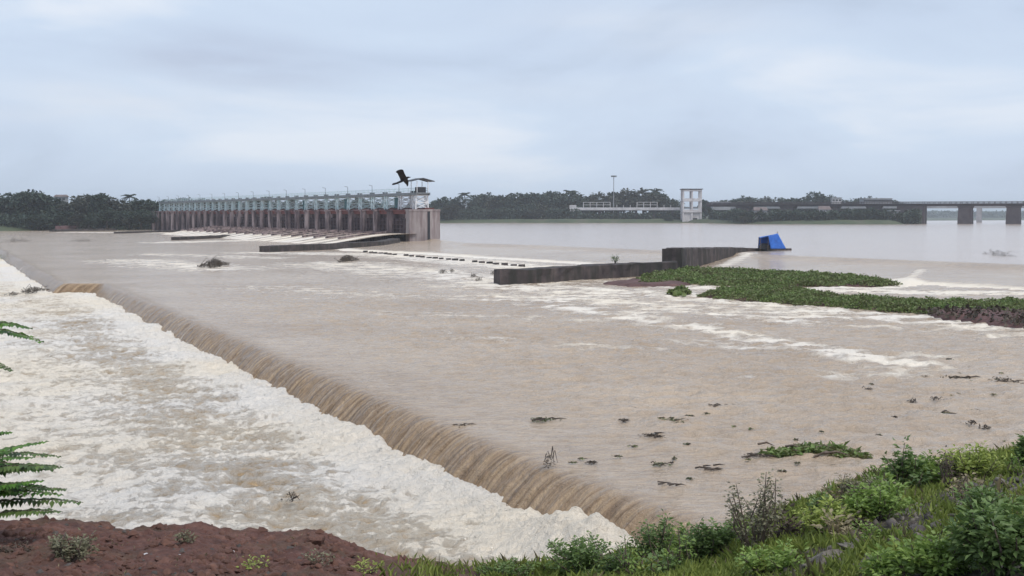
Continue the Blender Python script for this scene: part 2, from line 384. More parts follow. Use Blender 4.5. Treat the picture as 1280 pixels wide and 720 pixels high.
# nappe: lip drawdown and fall
lip = np.clip(1.1 - T, 0, None)
prof = np.where(T > 0.6, 0, -0.58 * np.clip(0.6 - T, 0, 9) ** 1.75)
prof = np.maximum(prof, -2.2)
strk = (0.075 * fbm(S / 0.30 + 0.5 * fbm(S / 1.1, T / 0.9, 46, 2), T * 0.55 + S * 0.02, 31, 4, 0.65) + 0.05 * fbm(S / 0.5, T / 0.6, 47, 3) + 0.09 * fbm(S / 1.3 + 0.6 * fbm(S / 3.1, T, 44, 2), T * 0.25, 37, 3) + 0.12 * fbm(S / 5.5, T * 0.1, 38, 3)) * ss(1.2, -0.6, T) * ss(170, 60, dist)
Zm = prof + wav * ss(-0.6, 2.5, T) + strk
Xm = X + WM[0] * strk * -0.8; Ym = Y + WM[1] * strk * -0.8
fallf = ss(0.9, -0.6, T) * (0.10 + 1.3 * ss(0.12, 0.55, fbm(S / 0.45, T * 0.14, 41, 4, 0.65)) * ss(-.25, .3, fbm(S / 4, T * .1, 42, 2))) * (0.55 + 0.45 * ss(10, 60, S))
foam = np.maximum(foam, fallf * 0.62)
flow = np.stack([T, S, 0 * S], -1)
flow[..., 0] = np.where(T < 1.5, T * 0.22, T - 1.17)           # streaks run down the fall
me = np_mesh('river_water', np.stack([Xm, Ym, Zm], -1).reshape(-1, 3), grid_q(len(Ssp), len(Tm)), M['mid_water'], True,
             {'foam': foam.ravel(), 'flow': flow.reshape(-1, 3), 'fall': ss(1.4, 0.0, T).ravel()})
tag(inst('river_water', me), 'broad sheet of brown flood water sliding to the low weir', kind='structure')

# lower reach: white turbulent water
Tl = -spaced(0.0, 160, lambda t: 0.085 if t < 6 else min(0.085 + (t - 6) * 0.009, 5))
S, T = np.meshgrid(Ssp, Tl, indexing='ij')
X, Y = st_world(S, T)
dist = np.hypot(X, Y); fade = ss(260, 60, dist)
foot = -1.15
d_f = foot - T
near = np.exp(-(np.clip(d_f, 0, None) / 1.6) ** 2)
sw = fbm(X / 6.5 + 0.5 * fbm(X / 9, Y / 9, 2), Y / 4.2, 61, 3)
ch = 1 - np.abs(fbm(X / 2.3, Y / 1.7, 62, 4, 0.6)) * 2
ch2 = 1 - np.abs(fbm(X / 0.8, Y / 0.65, 64, 3, 0.6)) * 2
ch3 = 1 - np.abs(fbm(X / 0.36, Y / 0.30, 65, 3, 0.6)) * 2
Zl = ZL + (0.36 * sw + 0.20 * ch + 0.11 * ch2 + 0.045 * ch3 - 0.12) * (0.35 + 0.65 * fade)
boil = near * (0.02 + 0.30 * np.abs(fbm(X / 0.7, Y / 0.7, 66, 5, 0.65)) + 0.16 * fbm(S / 2.2, T / 2, 67, 2))
Zl += boil * (0.7 + 0.3 * fade)
pl = np.exp(-(((S - 0.4) / 2.2) ** 2 + ((T + 1.6) / 1.0) ** 2))
Zl += pl * (0.85 + 0.6 * np.abs(fbm(X / 0.9, Y / 0.9, 71, 3, 0.5)))
Zl -= 0.5 * ss(-0.9, 0.0, T)
foam = 0.325 + 0.15 * ch + 0.18 * ch2 + 0.09 * ch3 + 0.26 * fbm(X / 3.6, Y / 2.2, 68, 5, 0.65) - 0.06 * sw
foam += 0.30 * near + 0.45 * pl
foam += 0.18 * ss(-9, -16, T) * ss(10, 50, S) - 0.14 * np.exp(-((T + 5.5) / 2.6) ** 2) * ss(160, 40, S)
foam = np.clip(foam, 0.05, 0.85)
me = np_mesh('white_water', np.stack([X, Y, Zl], -1).reshape(-1, 3), grid_q(len(Ssp), len(Tl))[:, ::-1], M['low_water'], True,
             {'foam': foam.ravel(), 'flow': np.stack([T * 0.8, S * 1.2, 0 * S], -1).reshape(-1, 3)})
tag(inst('rapids_water', me), 'white churning water below the low weir', kind='structure')

# spray thrown up along the foot of the fall
n_ = 9000
ks = rng.uniform(0, 1, n_) ** 1.6 * 95 - 4; kt = -1.05 - np.abs(rng.normal(size=n_)) * 0.35 + rng.normal(size=n_) * 0.08
kx, ky = st_world(ks, kt); kz = ZL + 0.12 + rng.random(n_) ** 2.5 * (0.28 + 0.6 * np.exp(-((ks + 1) / 2.2) ** 2)); kr = rng.uniform(0.005, 0.016, n_)
c_ = np.stack([kx, ky, kz], -1); oc = np.array([(1, 0, 0), (-1, 0, 0), (0, 1, 0), (0, -1, 0), (0, 0, 1.3), (0, 0, -1)])
Vd = (c_[:, None] + oc[None] * kr[:, None, None]).reshape(-1, 3)
Fd = np.array([(0, 2, 4), (2, 1, 4), (1, 3, 4), (3, 0, 4), (2, 0, 5), (1, 2, 5), (3, 1, 5), (0, 3, 5)])
Fd = (np.arange(n_)[:, None, None] * 6 + Fd[None]).reshape(-1, 3)
msp = simple('spray_drops', (0.84, 0.76, 0.64), (0.9, 0.84, 0.74), 1.0, 0.6, 0)
tag(inst('water_spray', np_mesh('water_spray', Vd, Fd, msp, False)), 'white spray thrown up along the foot of the weir fall', 'spray', kind='stuff')

# the splash where the fall meets the bank
bm = bmesh.new(); bmesh.ops.create_icosphere(bm, subdivisions=1, radius=1); iv = np.array([v.co for v in bm.verts]); bm.faces.ensure_lookup_table(); fi = np.array([[v.index for v in f.verts] for f in bm.faces]); bm.free()
n_ = 5000; bs = -0.5 + rng.normal(size=n_) * 1.7; bt = -1.75 + rng.normal(size=n_) * 0.5
hx = np.exp(-((bs + 0.3) / 1.8) ** 2) * np.exp(-((bt + 1.7) / 0.8) ** 2)
bx, by = st_world(bs, bt); bz = ZL + 0.15 + hx * (0.1 + 0.75 * rng.random(n_) ** 1.2) * (0.7 + 0.6 * np.abs(fbm(bs / 0.5, bt / 0.5, 73, 3))); br_ = rng.uniform(0.010, 0.038, n_)
Vd = (np.stack([bx, by, bz], -1)[:, None] + iv[None] * br_[:, None, None] * rng.uniform(.75, 1.2, (n_, 1, 3))); Vd += (rng.normal(size=Vd.shape) * 0.12 * br_[:, None, None])
tag(inst('splash_water', np_mesh('splash_water', Vd.reshape(-1, 3), (np.arange(n_)[:, None, None] * len(iv) + fi[None]).reshape(-1, 3), msp, True)), 'cream splash heaped up where the fall meets the near bank', 'splash', kind='stuff')

# ------------------------------------------------------------------ upper weir slope and the upper reach
def resample(pts, n):
    P = np.array([[p[0], p[1]] for p in pts]); d = np.r_[0, np.cumsum(np.hypot(*np.diff(P, axis=0).T))]
    q = np.linspace(0, d[-1], n); return np.stack([np.interp(q, d, P[:, k]) for k in (0, 1)], -1), q
cr, q = resample(UC, 420)
NU = np.array([-0.83, -0.557])            # down the slope
tt = np.linspace(0, 1, 60)
gx = cr[:, None, 0] + NU[0] * tt[None] * 42; gy = cr[:, None, 1] + NU[1] * tt[None] * 42
prof = ZU - 0.34 * ss(0, 0.06, tt) - (ZU + 0.1) * np.clip((tt - 0.0), 0, 1) ** 1.15
gz = prof[None] + 0.05 * fbm(gx / 3, gy / 3, 81, 3) * ss(0, .1, tt)[None]
fm = 0.12 + 0.75 * ss(0.50, 0.66, tt + 0.04 * np.sin(q[0]))[None] * (0.85 + 0.4 * fbm(gx / 6, gy / 6, 83, 3)) + 0.12 * fbm(gx / 8, gy / 3, 84, 3)
for a, b, wd, amp in [((1152, 333, 0.95), (1126, 358, 0.15), 0.9, 0.5), ((938, 317, 0.95), (893, 338, 0.2), 1.6, 0.5), ((1142, 343, 0.6), (1122, 352, 0.3), 1.6, 0.35)]:
    g = seg_foam(gx, gy, at(*a), at(*b), wd, amp); fm = np.maximum(fm, g); gz = gz + 0.35 * g
me = np_mesh('weir_slope_water', np.stack([gx, gy, gz], -1).reshape(-1, 3), grid_q(len(cr), len(tt)), M['mid_water'], True,
             {'foam': fm.ravel(), 'flow': np.stack([q[:, None] + 0 * gx, tt[None] * 20 + 0 * gx, 0 * gx], -1).reshape(-1, 3)})
tag(inst('spillway_water', me), 'thin sheet of brown water sliding down the long upper weir slope', kind='structure')
NE = -NU
ub = np.concatenate([[0], np.geomspace(0.6, 9000, 70)])
E1 = np.array([-0.472, 0.88])             # line of the barrage
bl = [np.array([-18.5, 287.5]) + E1 * k for k in np.linspace(420, 6, 60)]
ed = np.concatenate([np.array(bl), cr, [cr[-1] + (cr[-1] - cr[-2]) * k for k in np.geomspace(2, 4000, 20)]])
gx = ed[:, None, 0] + NE[0] * ub[None]; gy = ed[:, None, 1] + NE[1] * ub[None]
me = np_mesh('upper_river', np.stack([gx, gy, 0 * gx + ZU + 0.02 * fbm(gx / 4, gy / 4, 86, 2) * ss(0, 2, ub)[None]], -1).reshape(-1, 3), grid_q(len(ed), len(ub)), M['up_water'], True,
             {'foam': (0.05 + 0 * gx).ravel(), 'flow': np.stack([gx, gy, 0 * gx], -1).reshape(-1, 3)})
tag(inst('upper_river_water', me), 'wide calm grey brown river above the upper weir', kind='structure')

# ------------------------------------------------------------------ far banks
mg, N, L, B = mat('bank_turf')
n = noise(N, L, pos(N), 0.08, 6, 0.6)
L.new(ramp(N, L, n, [(0.3, (0.035, 0.05, 0.028)), (0.55, (0.07, 0.09, 0.045)), (0.75, (0.12, 0.10, 0.08))]), B.inputs['Base Color']); B.inputs['Roughness'].default_value = 0.95
def bank_strip(name, label, line, back, rise, seed):
    P, q = resample(line, 260)
    u = np.concatenate([np.linspace(-14, 20, 24), np.geomspace(26, back, 24)])
    gx = P[:, None, 0] + 0 * u[None]; gy = P[:, None, 1] + u[None]
    gz = -2.0 + (rise + 2.5) * ss(-14, 14, u)[None] + 0.5 * fbm(gx / 14, gy / 14, seed, 3) * ss(-10, 5, u)[None] + 1.2 * ss(20, 160, u)[None]
    me = np_mesh(name, np.stack([gx, gy, gz], -1).reshape(-1, 3), grid_q(len(P), len(u)), mg)
    return tag(inst(name, me), label, kind='structure')
shoreL = [(-700, 300), (-330, 420), tuple(at(-40, 289.5))[:2], tuple(at(70, 288))[:2], tuple(at(150, 287))[:2], (-158, 545), (-150, 640), (-120, 800), tuple(at(552, 278.4, ZU))[:2]]
shoreR = [tuple(at(540, 278.4, ZU))[:2], tuple(at(700, 278.6, ZU))[:2], tuple(at(860, 278.6, ZU))[:2], tuple(at(925, 279.8, ZU))[:2], tuple(at(1000, 280.3, ZU))[:2], tuple(at(1110, 280.4, ZU))[:2], tuple(at(1150, 280.4, ZU))[:2]]
bank_strip('left_bank', 'wooded far bank left of the barrage', shoreL, 900, 1.8, 91)
# right bank: its end falls away into the water under the bridge
P, q = resample(shoreR, 240)
u = np.concatenate([np.linspace(-14, 20, 24), np.geomspace(26, 900, 20)])
gx = P[:, None, 0] + u[None] * (P[:, None, 0] / P[:, None, 1]); gy = P[:, None, 1] + u[None]
end = ss(1, 0.95, q / q[-1])[:, None]
gz = -1.2 + end * 4.6 * ss(-14, 12, u)[None] + 0.5 * fbm(gx / 14, gy / 14, 93, 3) * end
tag(inst('right_bank', np_mesh('right_bank', np.stack([gx, gy, gz], -1).reshape(-1, 3), grid_q(len(P), len(u)), mg)), 'low green far bank behind the upper river', kind='structure')
P = np.stack([np.linspace(-1500, 5200, 160), np.linspace(3600, 3000, 160)], -1)
u = np.array([-40, 0, 60, 400, 5000.0]); gx = P[:, None, 0] + 0 * u[None]; gy = P[:, None, 1] + u[None]
gz = np.array([-1, 1.3, 4, 8, 8])[None] + 0 * gx
tag(inst('distant_bank', np_mesh('distant_bank', np.stack([gx, gy, gz], -1).reshape(-1, 3), grid_q(len(P), len(u)), mg)), 'hazy bank far beyond the bridge', kind='structure')
# riverbed far below everything, to the horizon
mb = MB(); mb.add([(-9000, -3000, -4), (9000, -3000, -4), (9000, 14000, -4), (-9000, 14000, -4)], [(0, 1, 2, 3)])
tag(mb.build('ground', mg), 'ground under the river and banks', kind='structure')

def shore_z(y): return 2.0
exec_trees = True

# ------------------------------------------------------------------ barrage
BO = Vector((-21.6, 290.0, 0)); BL = 268.0
BR = math.atan2(E1[1], E1[0])
bar = thing('barrage', 'long concrete barrage with rusty gates under a pale steel hoist walkway', 'barrage', BO, BR)
NB = 31; SP = BL / NB
# pier (local x along the line, y downstream)
m_ = MB()
z1 = 8.0
def pier_shape(th, y0, y1, nose):
    m_ = MB()
    pts = [(-th/2, y0), (th/2, y0), (th/2, y1 - nose), (th*0.22, y1), (-th*0.22, y1), (-th/2, y1 - nose)]
    lo = [(x, y, -2.5) for x, y in pts]; hi = [(x, y, z1) for x, y in pts]; n = len(pts)
    m_.add(lo + hi, [tuple(range(n))[::-1], tuple(range(n, 2 * n))] + [(i, (i + 1) % n, n + (i + 1) % n, n + i) for i in range(n)])
    return m_
pm = pier_shape(1.9, -3.5, 4.6, 0.5)
pm.box(-1.05, 1.05, -3.6, 4.75, z1 - 0.45, z1 + 0.02)
pier_me = pm.mesh('pier', M['pier'])
gm = MB(); gw = SP - 1.9
gm.box(-gw/2, gw/2, 2.9, 3.15, 0.4, 5.9)
for k in range(6): gm.box(-gw/2, gw/2, 3.15, 3.45, 0.5 + k * 0.95, 0.72 + k * 0.95)
for k in range(4): gm.box(-gw/2 + k * gw/3 - .1 * (k > 0), -gw/2 + k * gw/3 + .15 * (k < 3), 3.15, 3.40, 0.4, 5.9)
gate_me = gm.mesh('gate', M['gate'])
gb = MB(); gb.box(-gw/2, gw/2, 2.2, 3.5, 6.9, 7.85); gb.box(-gw/2, gw/2, 3.5, 3.7, 7.55, 7.85)
lint_me = gb.mesh('lintel_beam', M['rust'])
# hoist frame: four legs with cross bracing on a pier
def hoist_frame(mat_):
    f = MB(); zt = 11.25
    for sx in (-0.8, 0.8):
        for sy in (-1.6, 1.6): f.bar((sx, sy, z1), (sx * 0.9, sy * 0.9, zt), 0.26)
    for sy in (-1.6, 1.6):
        for k in range(2):
            a, b = z1 + 0.15 + k * 1.5, z1 + 1.55 + k * 1.5
            f.bar((-0.8, sy, a), (0.8, sy, b), 0.13); f.bar((0.8, sy, a), (-0.8, sy, b), 0.13)
    for sx in (-0.8, 0.8):
        for k in range(2):
            a, b = z1 + 0.15 + k * 1.5, z1 + 1.55 + k * 1.5
            f.bar((sx, -1.6, a), (sx, 1.6, b), 0.14); f.bar((sx, 1.6, a), (sx, -1.6, b), 0.14)
        f.bar((sx, -1.6, z1 + 1.6), (sx, 1.6, z1 + 1.6), 0.22); f.bar((sx, -1.7, zt), (sx, 1.7, zt), 0.3)
    return f.mesh('hoist_frame', mat_)
fr_me = hoist_frame(M['pale_steel']); fr_white = hoist_frame(M['white_steel'])
# operator housing / raised gear per bay
hm = MB(); hm.box(-0.5, 0.5, -0.5, 0.5, 11.91, 12.35); hm.tube([(-0.9, 0, 12.15), (0.9, 0, 12.15)], 0.14, 8)
hoist_me = hm.mesh('hoist', M['grey_steel'])
pn_ = MB(); pn_.box(-1.5, 1.5, 0.2, 0.32, 8.3, 10.9); pn_.box(-1.5, 1.5, 0.33, 0.42, 8.3, 8.5); pn_.box(-1.5, 1.5, 0.33, 0.42, 10.7, 10.9)
M['teal'] = simple('teal_steel', (0.03, 0.10, 0.11), (0.07, 0.19, 0.20), 0.7, 0.6, 0.1, 0.01); panel_me = pn_.mesh('raised_gate', M['teal'])
rm = MB()
for y in (-1.75, 1.75):
    for k in range(4): rm.bar((-SP/2 + k * SP/3, y, 11.9), (-SP/2 + k * SP/3, y, 12.95), 0.07)
    for z in (12.42, 12.95): rm.bar((-SP/2, y, z), (SP/2 - .01, y, z), 0.08)
rail_me = rm.mesh('railing', M['pale_steel'])
lm = MB(); lm.tube([(0, 1.75, 11.9), (0, 1.75, 14.0)], [0.09, 0.06], 6); lm.bar((0, 1.75, 14.0), (0, 2.6, 14.15), 0.1)
lamp_me = lm.mesh('lamp_post', M['grey_steel'])
dm = MB(); dm.box(-SP/2, SP/2, 4.6, 17, -1, 0.05); dv = MB()
dv.hexa([(-0.45, 4.4, -1), (0.45, 4.4, -1), (0.45, 17, -1), (-0.45, 17, -1), (-0.45, 4.4, 2.9), (0.45, 4.4, 2.9), (0.45, 17, 1.5), (-0.45, 17, 1.5)])
div_me = dv.mesh('divide_wall', M['pier'])
for k in range(NB + 1):
    x = k * SP
    if k == 0:
        em = pier_shape(2.6, -4.6, 3.2, 0.01); em.box(-1.4, 1.4, -4.7, 3.3, z1 - 0.45, z1 + 0.02)
        ep = em.build('pier', M['pale_pier'], bar); ep['label'] = 'pale end pier with a black strip for the shade in its gate groove'
        g = MB(); g.box(-1.42, -1.29, -2.0, -1.4, 0, z1 - 0.46); g.build('groove_shade', M['black_steel'], ep)  # no recess cut: a raised black strip paints the shade of the groove
    else:
        inst('pier', pier_me, bar, (x, 0, 0))
        if k < 20: inst('divide_wall', div_me, bar, (x, 0, 0))
    inst('hoist_frame', fr_white if k in (0, 1) else fr_me, bar, (x, -0.2, 0))
    if k < NB:
        if k % 4 == 1: inst('raised_gate', panel_me, bar, (x + SP/2, 0, 0))
        inst('gate', gate_me, bar, (x + SP/2, 0, 0)); inst('lintel_beam', lint_me, bar, (x + SP/2, 0, 0))
        inst('railing', rail_me, bar, (x + SP/2, -0.2, 0)); inst('hoist', hoist_me, bar, (x + SP/2, -0.2, 0))
    if k % 2 == 1: inst('lamp_post', lamp_me, bar, (x, -0.2, 0))
wk = MB(); wk.box(-1.6, BL + 1.6, -2.0, 1.6, 11.62, 11.9); wk.box(-1.6, BL + 1.6, -2.0, -1.75, 11.27, 11.62); wk.box(-1.6, BL + 1.6, 1.35, 1.6, 11.27, 11.62)
wk.build('walkway', M['grey_steel'], bar)
ro = MB(); ro.box(-1.0, BL, -3.2, -0.9, z1 + 0.03, z1 + 0.35); ro.build('service_deck', M['rust'], bar)
cn = MB()
for x in (-1.2, 2.2):
    for y in (-1.6, 1.2): cn.bar((x, y, 11.9), (x, y, 14.55), 0.13)
cp = cn.build('canopy_post', M['white_steel'], bar)
cr_ = MB()
for s in (-1, 1): cr_.hexa([(-1.8, -0.2, 15.15), (2.8, -0.2, 15.15), (2.8, -0.2 + s * 2.9, 14.45), (-1.8, -0.2 + s * 2.9, 14.45), (-1.8, -0.2, 15.3), (2.8, -0.2, 15.3), (2.8, -0.2 + s * 2.9, 14.6), (-1.8, -0.2 + s * 2.9, 14.6)])
cr_.build('canopy_roof', M['black_steel'], bar)
hb = MB(); hb.box(-0.9, 1.4, -1.2, 0.6, 11.9, 13.2); hb.build('control_box', M['black_steel'], bar)
# foaming aprons below the gates
uu = np.linspace(-2, 19 * SP, 500); vv = np.linspace(1.5, 34, 80)
U, V = np.meshgrid(uu, vv, indexing='ij')
gx = BO.x + E1[0] * U + -0.88 * V; gy = BO.y + E1[1] * U - 0.472 * V
gz = 2.3 - 2.8 * ss(4, 32, V) + 0.12 * fbm(U / 1.5, V / 5, 95, 3)
fm = 0.42 + 0.30 * fbm(U / 3.0, V / 9, 96, 3) + 0.22 * np.sin(U / SP * 2 * np.pi) + 0.15 * ss(12, 24, V)
tag(inst('gate_spill_water', np_mesh('gate_spill_water', np.stack([gx, gy, gz], -1).reshape(-1, 3), grid_q(500, 80)[:, ::-1], M['mid_water'], True,
    {'foam': fm.ravel(), 'flow': np.stack([U, V * 0.3, 0 * U], -1).reshape(-1, 3)})), 'foaming water sliding down the apron below the gates', kind='structure')

# ------------------------------------------------------------------ divide walls and the weir walls
def wall(name, label, pts, th, zb=-1.5, mat_=None, cat='wall', rough=0.06, group=None):
    """pts: plan points with their top height; a wall of that thickness, top and faces slightly uneven"""
    Pn = [Vector(p) for p in pts]; dense = []
    for a, b in zip(Pn[:-1], Pn[1:]):
        n_ = max(2, int((b - a).length / 1.2))
        for i in range(n_): dense.append(a.lerp(b, i / n_))
    dense.append(Pn[-1])
    o = dense[0].copy(); o.z = 0
    vs = []; fs = []
    for i, p in enumerate(dense):
        a, b = dense[max(i - 1, 0)], dense[min(i + 1, len(dense) - 1)]
        d = (b - a); d.z = 0; d.normalize(); nrm = Vector((-d.y, d.x, 0))
        j = lambda k: random.uniform(-k, k)
        q = p - o
        for sgn in (1, -1):
            for z_ in (zb, p.z * 0.5, p.z - 0.08):
                vs.append(Vector((q.x, q.y, z_)) + nrm * (sgn * th / 2 + j(rough)) )
            vs.append(Vector((q.x, q.y, p.z + j(rough))) + nrm * sgn * (th / 2 - 0.07))
    k = len(dense)
    for i in range(k - 1):
        A, Bq = i * 8, i * 8 + 8
        for r in range(3):
            fs.append((A + r, Bq + r, Bq + r + 1, A + r + 1)); fs.append((A + 4 + r, A + 5 + r, Bq + 5 + r, Bq + 4 + r))
        fs.append((A + 3, Bq + 3, Bq + 7, A + 7))
    for e_ in (0, (k - 1) * 8): fs.append((e_, e_ + 1, e_ + 2, e_ + 3, e_ + 7, e_ + 6, e_ + 5, e_ + 4))
    m_ = MB(); m_.add(vs, fs)
    ob = m_.build(name, mat_ or M['concrete_dark'], loc=o)
    return tag(ob, label, cat, group)
def wz(px, py, z): p = at(px, py, z); return (p.x, p.y, z)
wall('divide_wall', 'long dark divide wall running out from the barrage end pier', [wz(330, 307.3, 1.15), wz(400, 304.8, 1.15), wz(474, 301.6, 1.2), (-26.2, 277, 1.5)], 2.2)
wall('divide_wall', 'low dark divide wall midway along the barrage foot', [wz(219, 296.4, 0.8), wz(280, 293.7, 0.8), wz(332, 291.6, 0.8), wz(372, 290.5, 0.8)], 2.4)
wall('divide_wall', 'thin dark divide wall near the far barrage end', [wz(146, 289.8, 0.6), wz(190, 288.6, 0.6), wz(238, 287.2, 0.6)], 2.4)
wall('divide_wall', 'far dark low wall along the left bank', [wz(66, 287.0, 0.8), wz(100, 286.2, 0.8), wz(142, 285.8, 0.8)], 3.0)
lw = wall('weir_wall', 'long low black wall ending in open water beside the foam', [wz(621, 336.5, 1.5), wz(652, 336.0, 1.5), wz(735, 331.3, 1.5), wz(838, 326.6, 1.5)], 1.9, rough=0.09)
# block at the near end of the low wall and its pale marker
p = at(633, 338, 1.5)
mk = MB(); q_ = at(644.5, 352, 0); mk.box(-0.24, 0.24, -0.12, 0.12, -0.3, 1.0)
mko = tag(mk.build('marker_post', M['plaster'], loc=(q_.x + 0.1, q_.y - 0.55, 0.35)), 'short white marker post against the near end of the low black wall', 'marker post')
bw = [(at(831, 310, 2.95).x, at(831, 310, 2.95).y, 2.95)]
wall('weir_wall', 'tall black block wall between the low wall and the blue shelter', [wz(840, 310.5, 2.85), wz(864, 310, 2.55), wz(900, 309.5, 2.1), wz(922, 309.3, 1.75)], 2.4, rough=0.1)
wall('weir_wall', 'thin dark wall top under the blue shelter reaching into the river', [wz(921, 309.6, 1.72), wz(946, 310.2, 1.55), wz(986, 310.4, 1.42)], 1.3, rough=0.03)
# baffle blocks in a row across the foam
bb = MB(); bb.hexa([(-0.55, -0.35, -0.8), (0.55, -0.35, -0.8), (0.55, 0.35, -0.8), (-0.55, 0.35, -0.8), (-0.45, -0.25, 0.30), (0.45, -0.25, 0.26), (0.45, 0.25, 0.24), (-0.45, 0.25, 0.28)])
bb_me = bb.mesh('baffle_block', M['concrete_dark'])
A_, B_ = at(652, 331.5, 0.2), at(458, 314, 0.2)
dA = math.atan2(B_.y - A_.y, B_.x - A_.x)
for k in range(26):
    f = k / 25.0
    p = A_.lerp(B_, f); 
    if k in (7, 18): continue
    tag(inst('baffle_block', bb_me, None, (p.x + random.uniform(-.2, .2), p.y, random.uniform(-0.08, 0.05)), dA + random.uniform(-.1, .1), (random.uniform(.8, 1.25), 1, 1)),
        'small dark concrete block in the row across the foam left of the black wall', 'concrete block', 'row of concrete blocks in the foam')

# ------------------------------------------------------------------ blue tarpaulin shelter
mt, N, L, B = mat('blue_tarpaulin')
n = noise(N, L, N.new('ShaderNodeTexCoord').outputs['Object'], 1.2, 5, 0.6)
L.new(ramp(N, L, n, [(0.3, (0.02, 0.10, 0.42)), (0.7, (0.045, 0.20, 0.72))]), B.inputs['Base Color']); B.inputs['Roughness'].default_value = 0.45
L.new(bump(N, L, n, 0.6, 0.15), B.inputs['Normal'])
tp = at(946, 311, 1.5); 
tent = thing('shelter', 'bright blue tarpaulin shelter standing on the wall end above the weir', 'shelter', (tp.x, tp.y, 1.5))
def sheet(nx, ny, fn, th=0.03):
    vs, fs = [], []
    for i in range(nx + 1):
        for j in range(ny + 1): vs.append(fn(i / nx, j / ny))
    for i in range(nx):
        for j in range(ny): fs.append((i * (ny + 1) + j, (i + 1) * (ny + 1) + j, (i + 1) * (ny + 1) + j + 1, i * (ny + 1) + j + 1))
    m_ = MB(); m_.add(vs, fs); return m_
def draped(a, b, c, d, amp, seed):          # bilinear patch a(0,0) b(1,0) c(1,1) d(0,1) with folds
    a, b, c, d = map(Vector, (a, b, c, d))
    def fn(u, v):
        p = a.lerp(b, u).lerp(d.lerp(c, u), v); k = amp * math.sin(math.pi * u) * math.sin(math.pi * v)
        nn = float(pn(u * 4 + seed, v * 3, seed)) * amp * 0.5
        return p + Vector((0.2 * nn, nn, -k + nn * 0.4))
    return sheet(10, 10, fn)
def solid(o, th): 
    md = o.modifiers.new('thickness', 'SOLIDIFY'); md.thickness = th; return o
# roof rises to a peak on the right, wall falls on the right, opening on the left
solid(draped((0.3, -1.1, 1.75), (3.0, -1.2, 2.45), (3.2, 1.2, 2.3), (0.5, 1.1, 1.8), 0.22, 1).build('tarp_roof', mt, tent, True), 0.03)
solid(draped((2.98, -1.24, 2.43), (4.3, -1.3, 0.05), (4.3, 1.3, 0.05), (3.18, 1.24, 2.28), 0.12, 2).build('tarp_side', mt, tent, True), 0.03)
solid(draped((1.9, -1.32, 0.02), (4.25, -1.34, 0.02), (3.0, -1.24, 2.42), (1.5, -1.2, 2.05), 0.08, 3).build('tarp_front', mt, tent, True), 0.03)
solid(draped((0.4, 1.2, 0.05), (4.25, 1.34, 0.05), (3.2, 1.24, 2.28), (0.5, 1.14, 1.78), 0.1, 4).build('tarp_back', mt, tent, True), 0.03)
for x, y, z in ((0.35, -1.05, 1.74), (0.5, 1.05, 1.8), (2.95, -1.1, 2.75), (1.55, -1.1, 2.0)):
    t_ = MB(); t_.tube([(x - 0.05, y, -0.3), (x, y, z)], 0.045, 6); t_.build('pole', M['twig'], tent)
t_ = MB(); t_.box(0.5, 2.2, -0.7, 0.7, 0.0, 0.55); t_.box(0.7, 1.6, -0.5, 0.5, 0.55, 0.85); t_.build('interior_shade', M['black_steel'], tent)  # black boxes added to stand for the shade inside the open shelter

# ------------------------------------------------------------------ road bridge on the right
Bp, Bq = atd(1345, 253, 690), atd(885, 256, 778)
bd = (Bq - Bp); bd.z = 0; BLn = bd.length; br = math.atan2(bd.y, bd.x)
bridge = thing('road_bridge', 'long dark road bridge on thick piers at the right', 'bridge', (Bp.x, Bp.y, 0), br)
g = MB(); g.box(-400, BLn, -4.2, 4.2, 11.3, 12.4); g.box(-400, BLn, -5.2, 5.2, 12.4, 12.9); g.build('deck', M['bridge'], bridge)
for y in (-5.1, 5.1):
    g = MB(); g.box(-400, BLn, y - .12, y + .12, 13.25, 13.5); g.box(-400, BLn, y - .1, y + .1, 13.8, 14.0)
    for k in range(int((BLn + 400) / 3)): g.box(-399 + k * 3, -398.7 + k * 3, y - .1, y + .1, 12.9, 13.8)
    g.build('railing', M['bridge'], bridge)
def on_bridge(px):                         # local x where the column px meets the bridge line
    t = (px - 640) / F0; return (t * Bp.y - Bp.x) / (math.cos(br) - t * math.sin(br))
bp_me = None
for px in (930, 985, 1040, 1092, 1206, 1266, 1335, 1420):
    x = on_bridge(px); g = MB()
    g.hexa([(-4.0, -7, -3), (4.0, -7, -3), (4.0, 7, -3), (-4.0, 7, -3), (-3.6, -6, 10.3), (3.6, -6, 10.3), (3.6, 6, 10.3), (-3.6, 6, 10.3)])
    pr = g.build('pier', M['bridge'], bridge, loc=(x, 0, 0))
    g = MB(); g.hexa([(-3.7, -6.1, 10.3), (3.7, -6.1, 10.3), (3.7, 6.1, 10.3), (-3.7, 6.1, 10.3), (-4.3, -6.4, 11.3), (4.3, -6.4, 11.3), (4.3, 6.4, 11.3), (-4.3, 6.4, 11.3)])
    g.build('pier_cap', M['bridge'], pr)
xa, xb = sorted((on_bridge(1122), on_bridge(1156))); g = MB(); g.box(xa, xb, -6.8, 6.8, -3, 11.28); g.build('abutment', M['bridge'], bridge)
# second, farther bridge: one pier line seen through the gaps
p = atd(1224, 270, 830)
b2 = thing('rail_bridge', 'grey farther bridge seen between the thick dark piers', 'bridge', (p.x, p.y, 0), br)
g = MB(); g.box(-350, 220, -2.5, 2.5, 10.6, 12.0); g.build('deck', M['greyplaster'], b2)
for k in range(-8, 6):
    g = MB(); g.box(-1.6, 1.6, -2.5, 2.5, -3, 10.6); g.build('pier', M['greyplaster'], b2, loc=(k * 42.0, 0, 0))

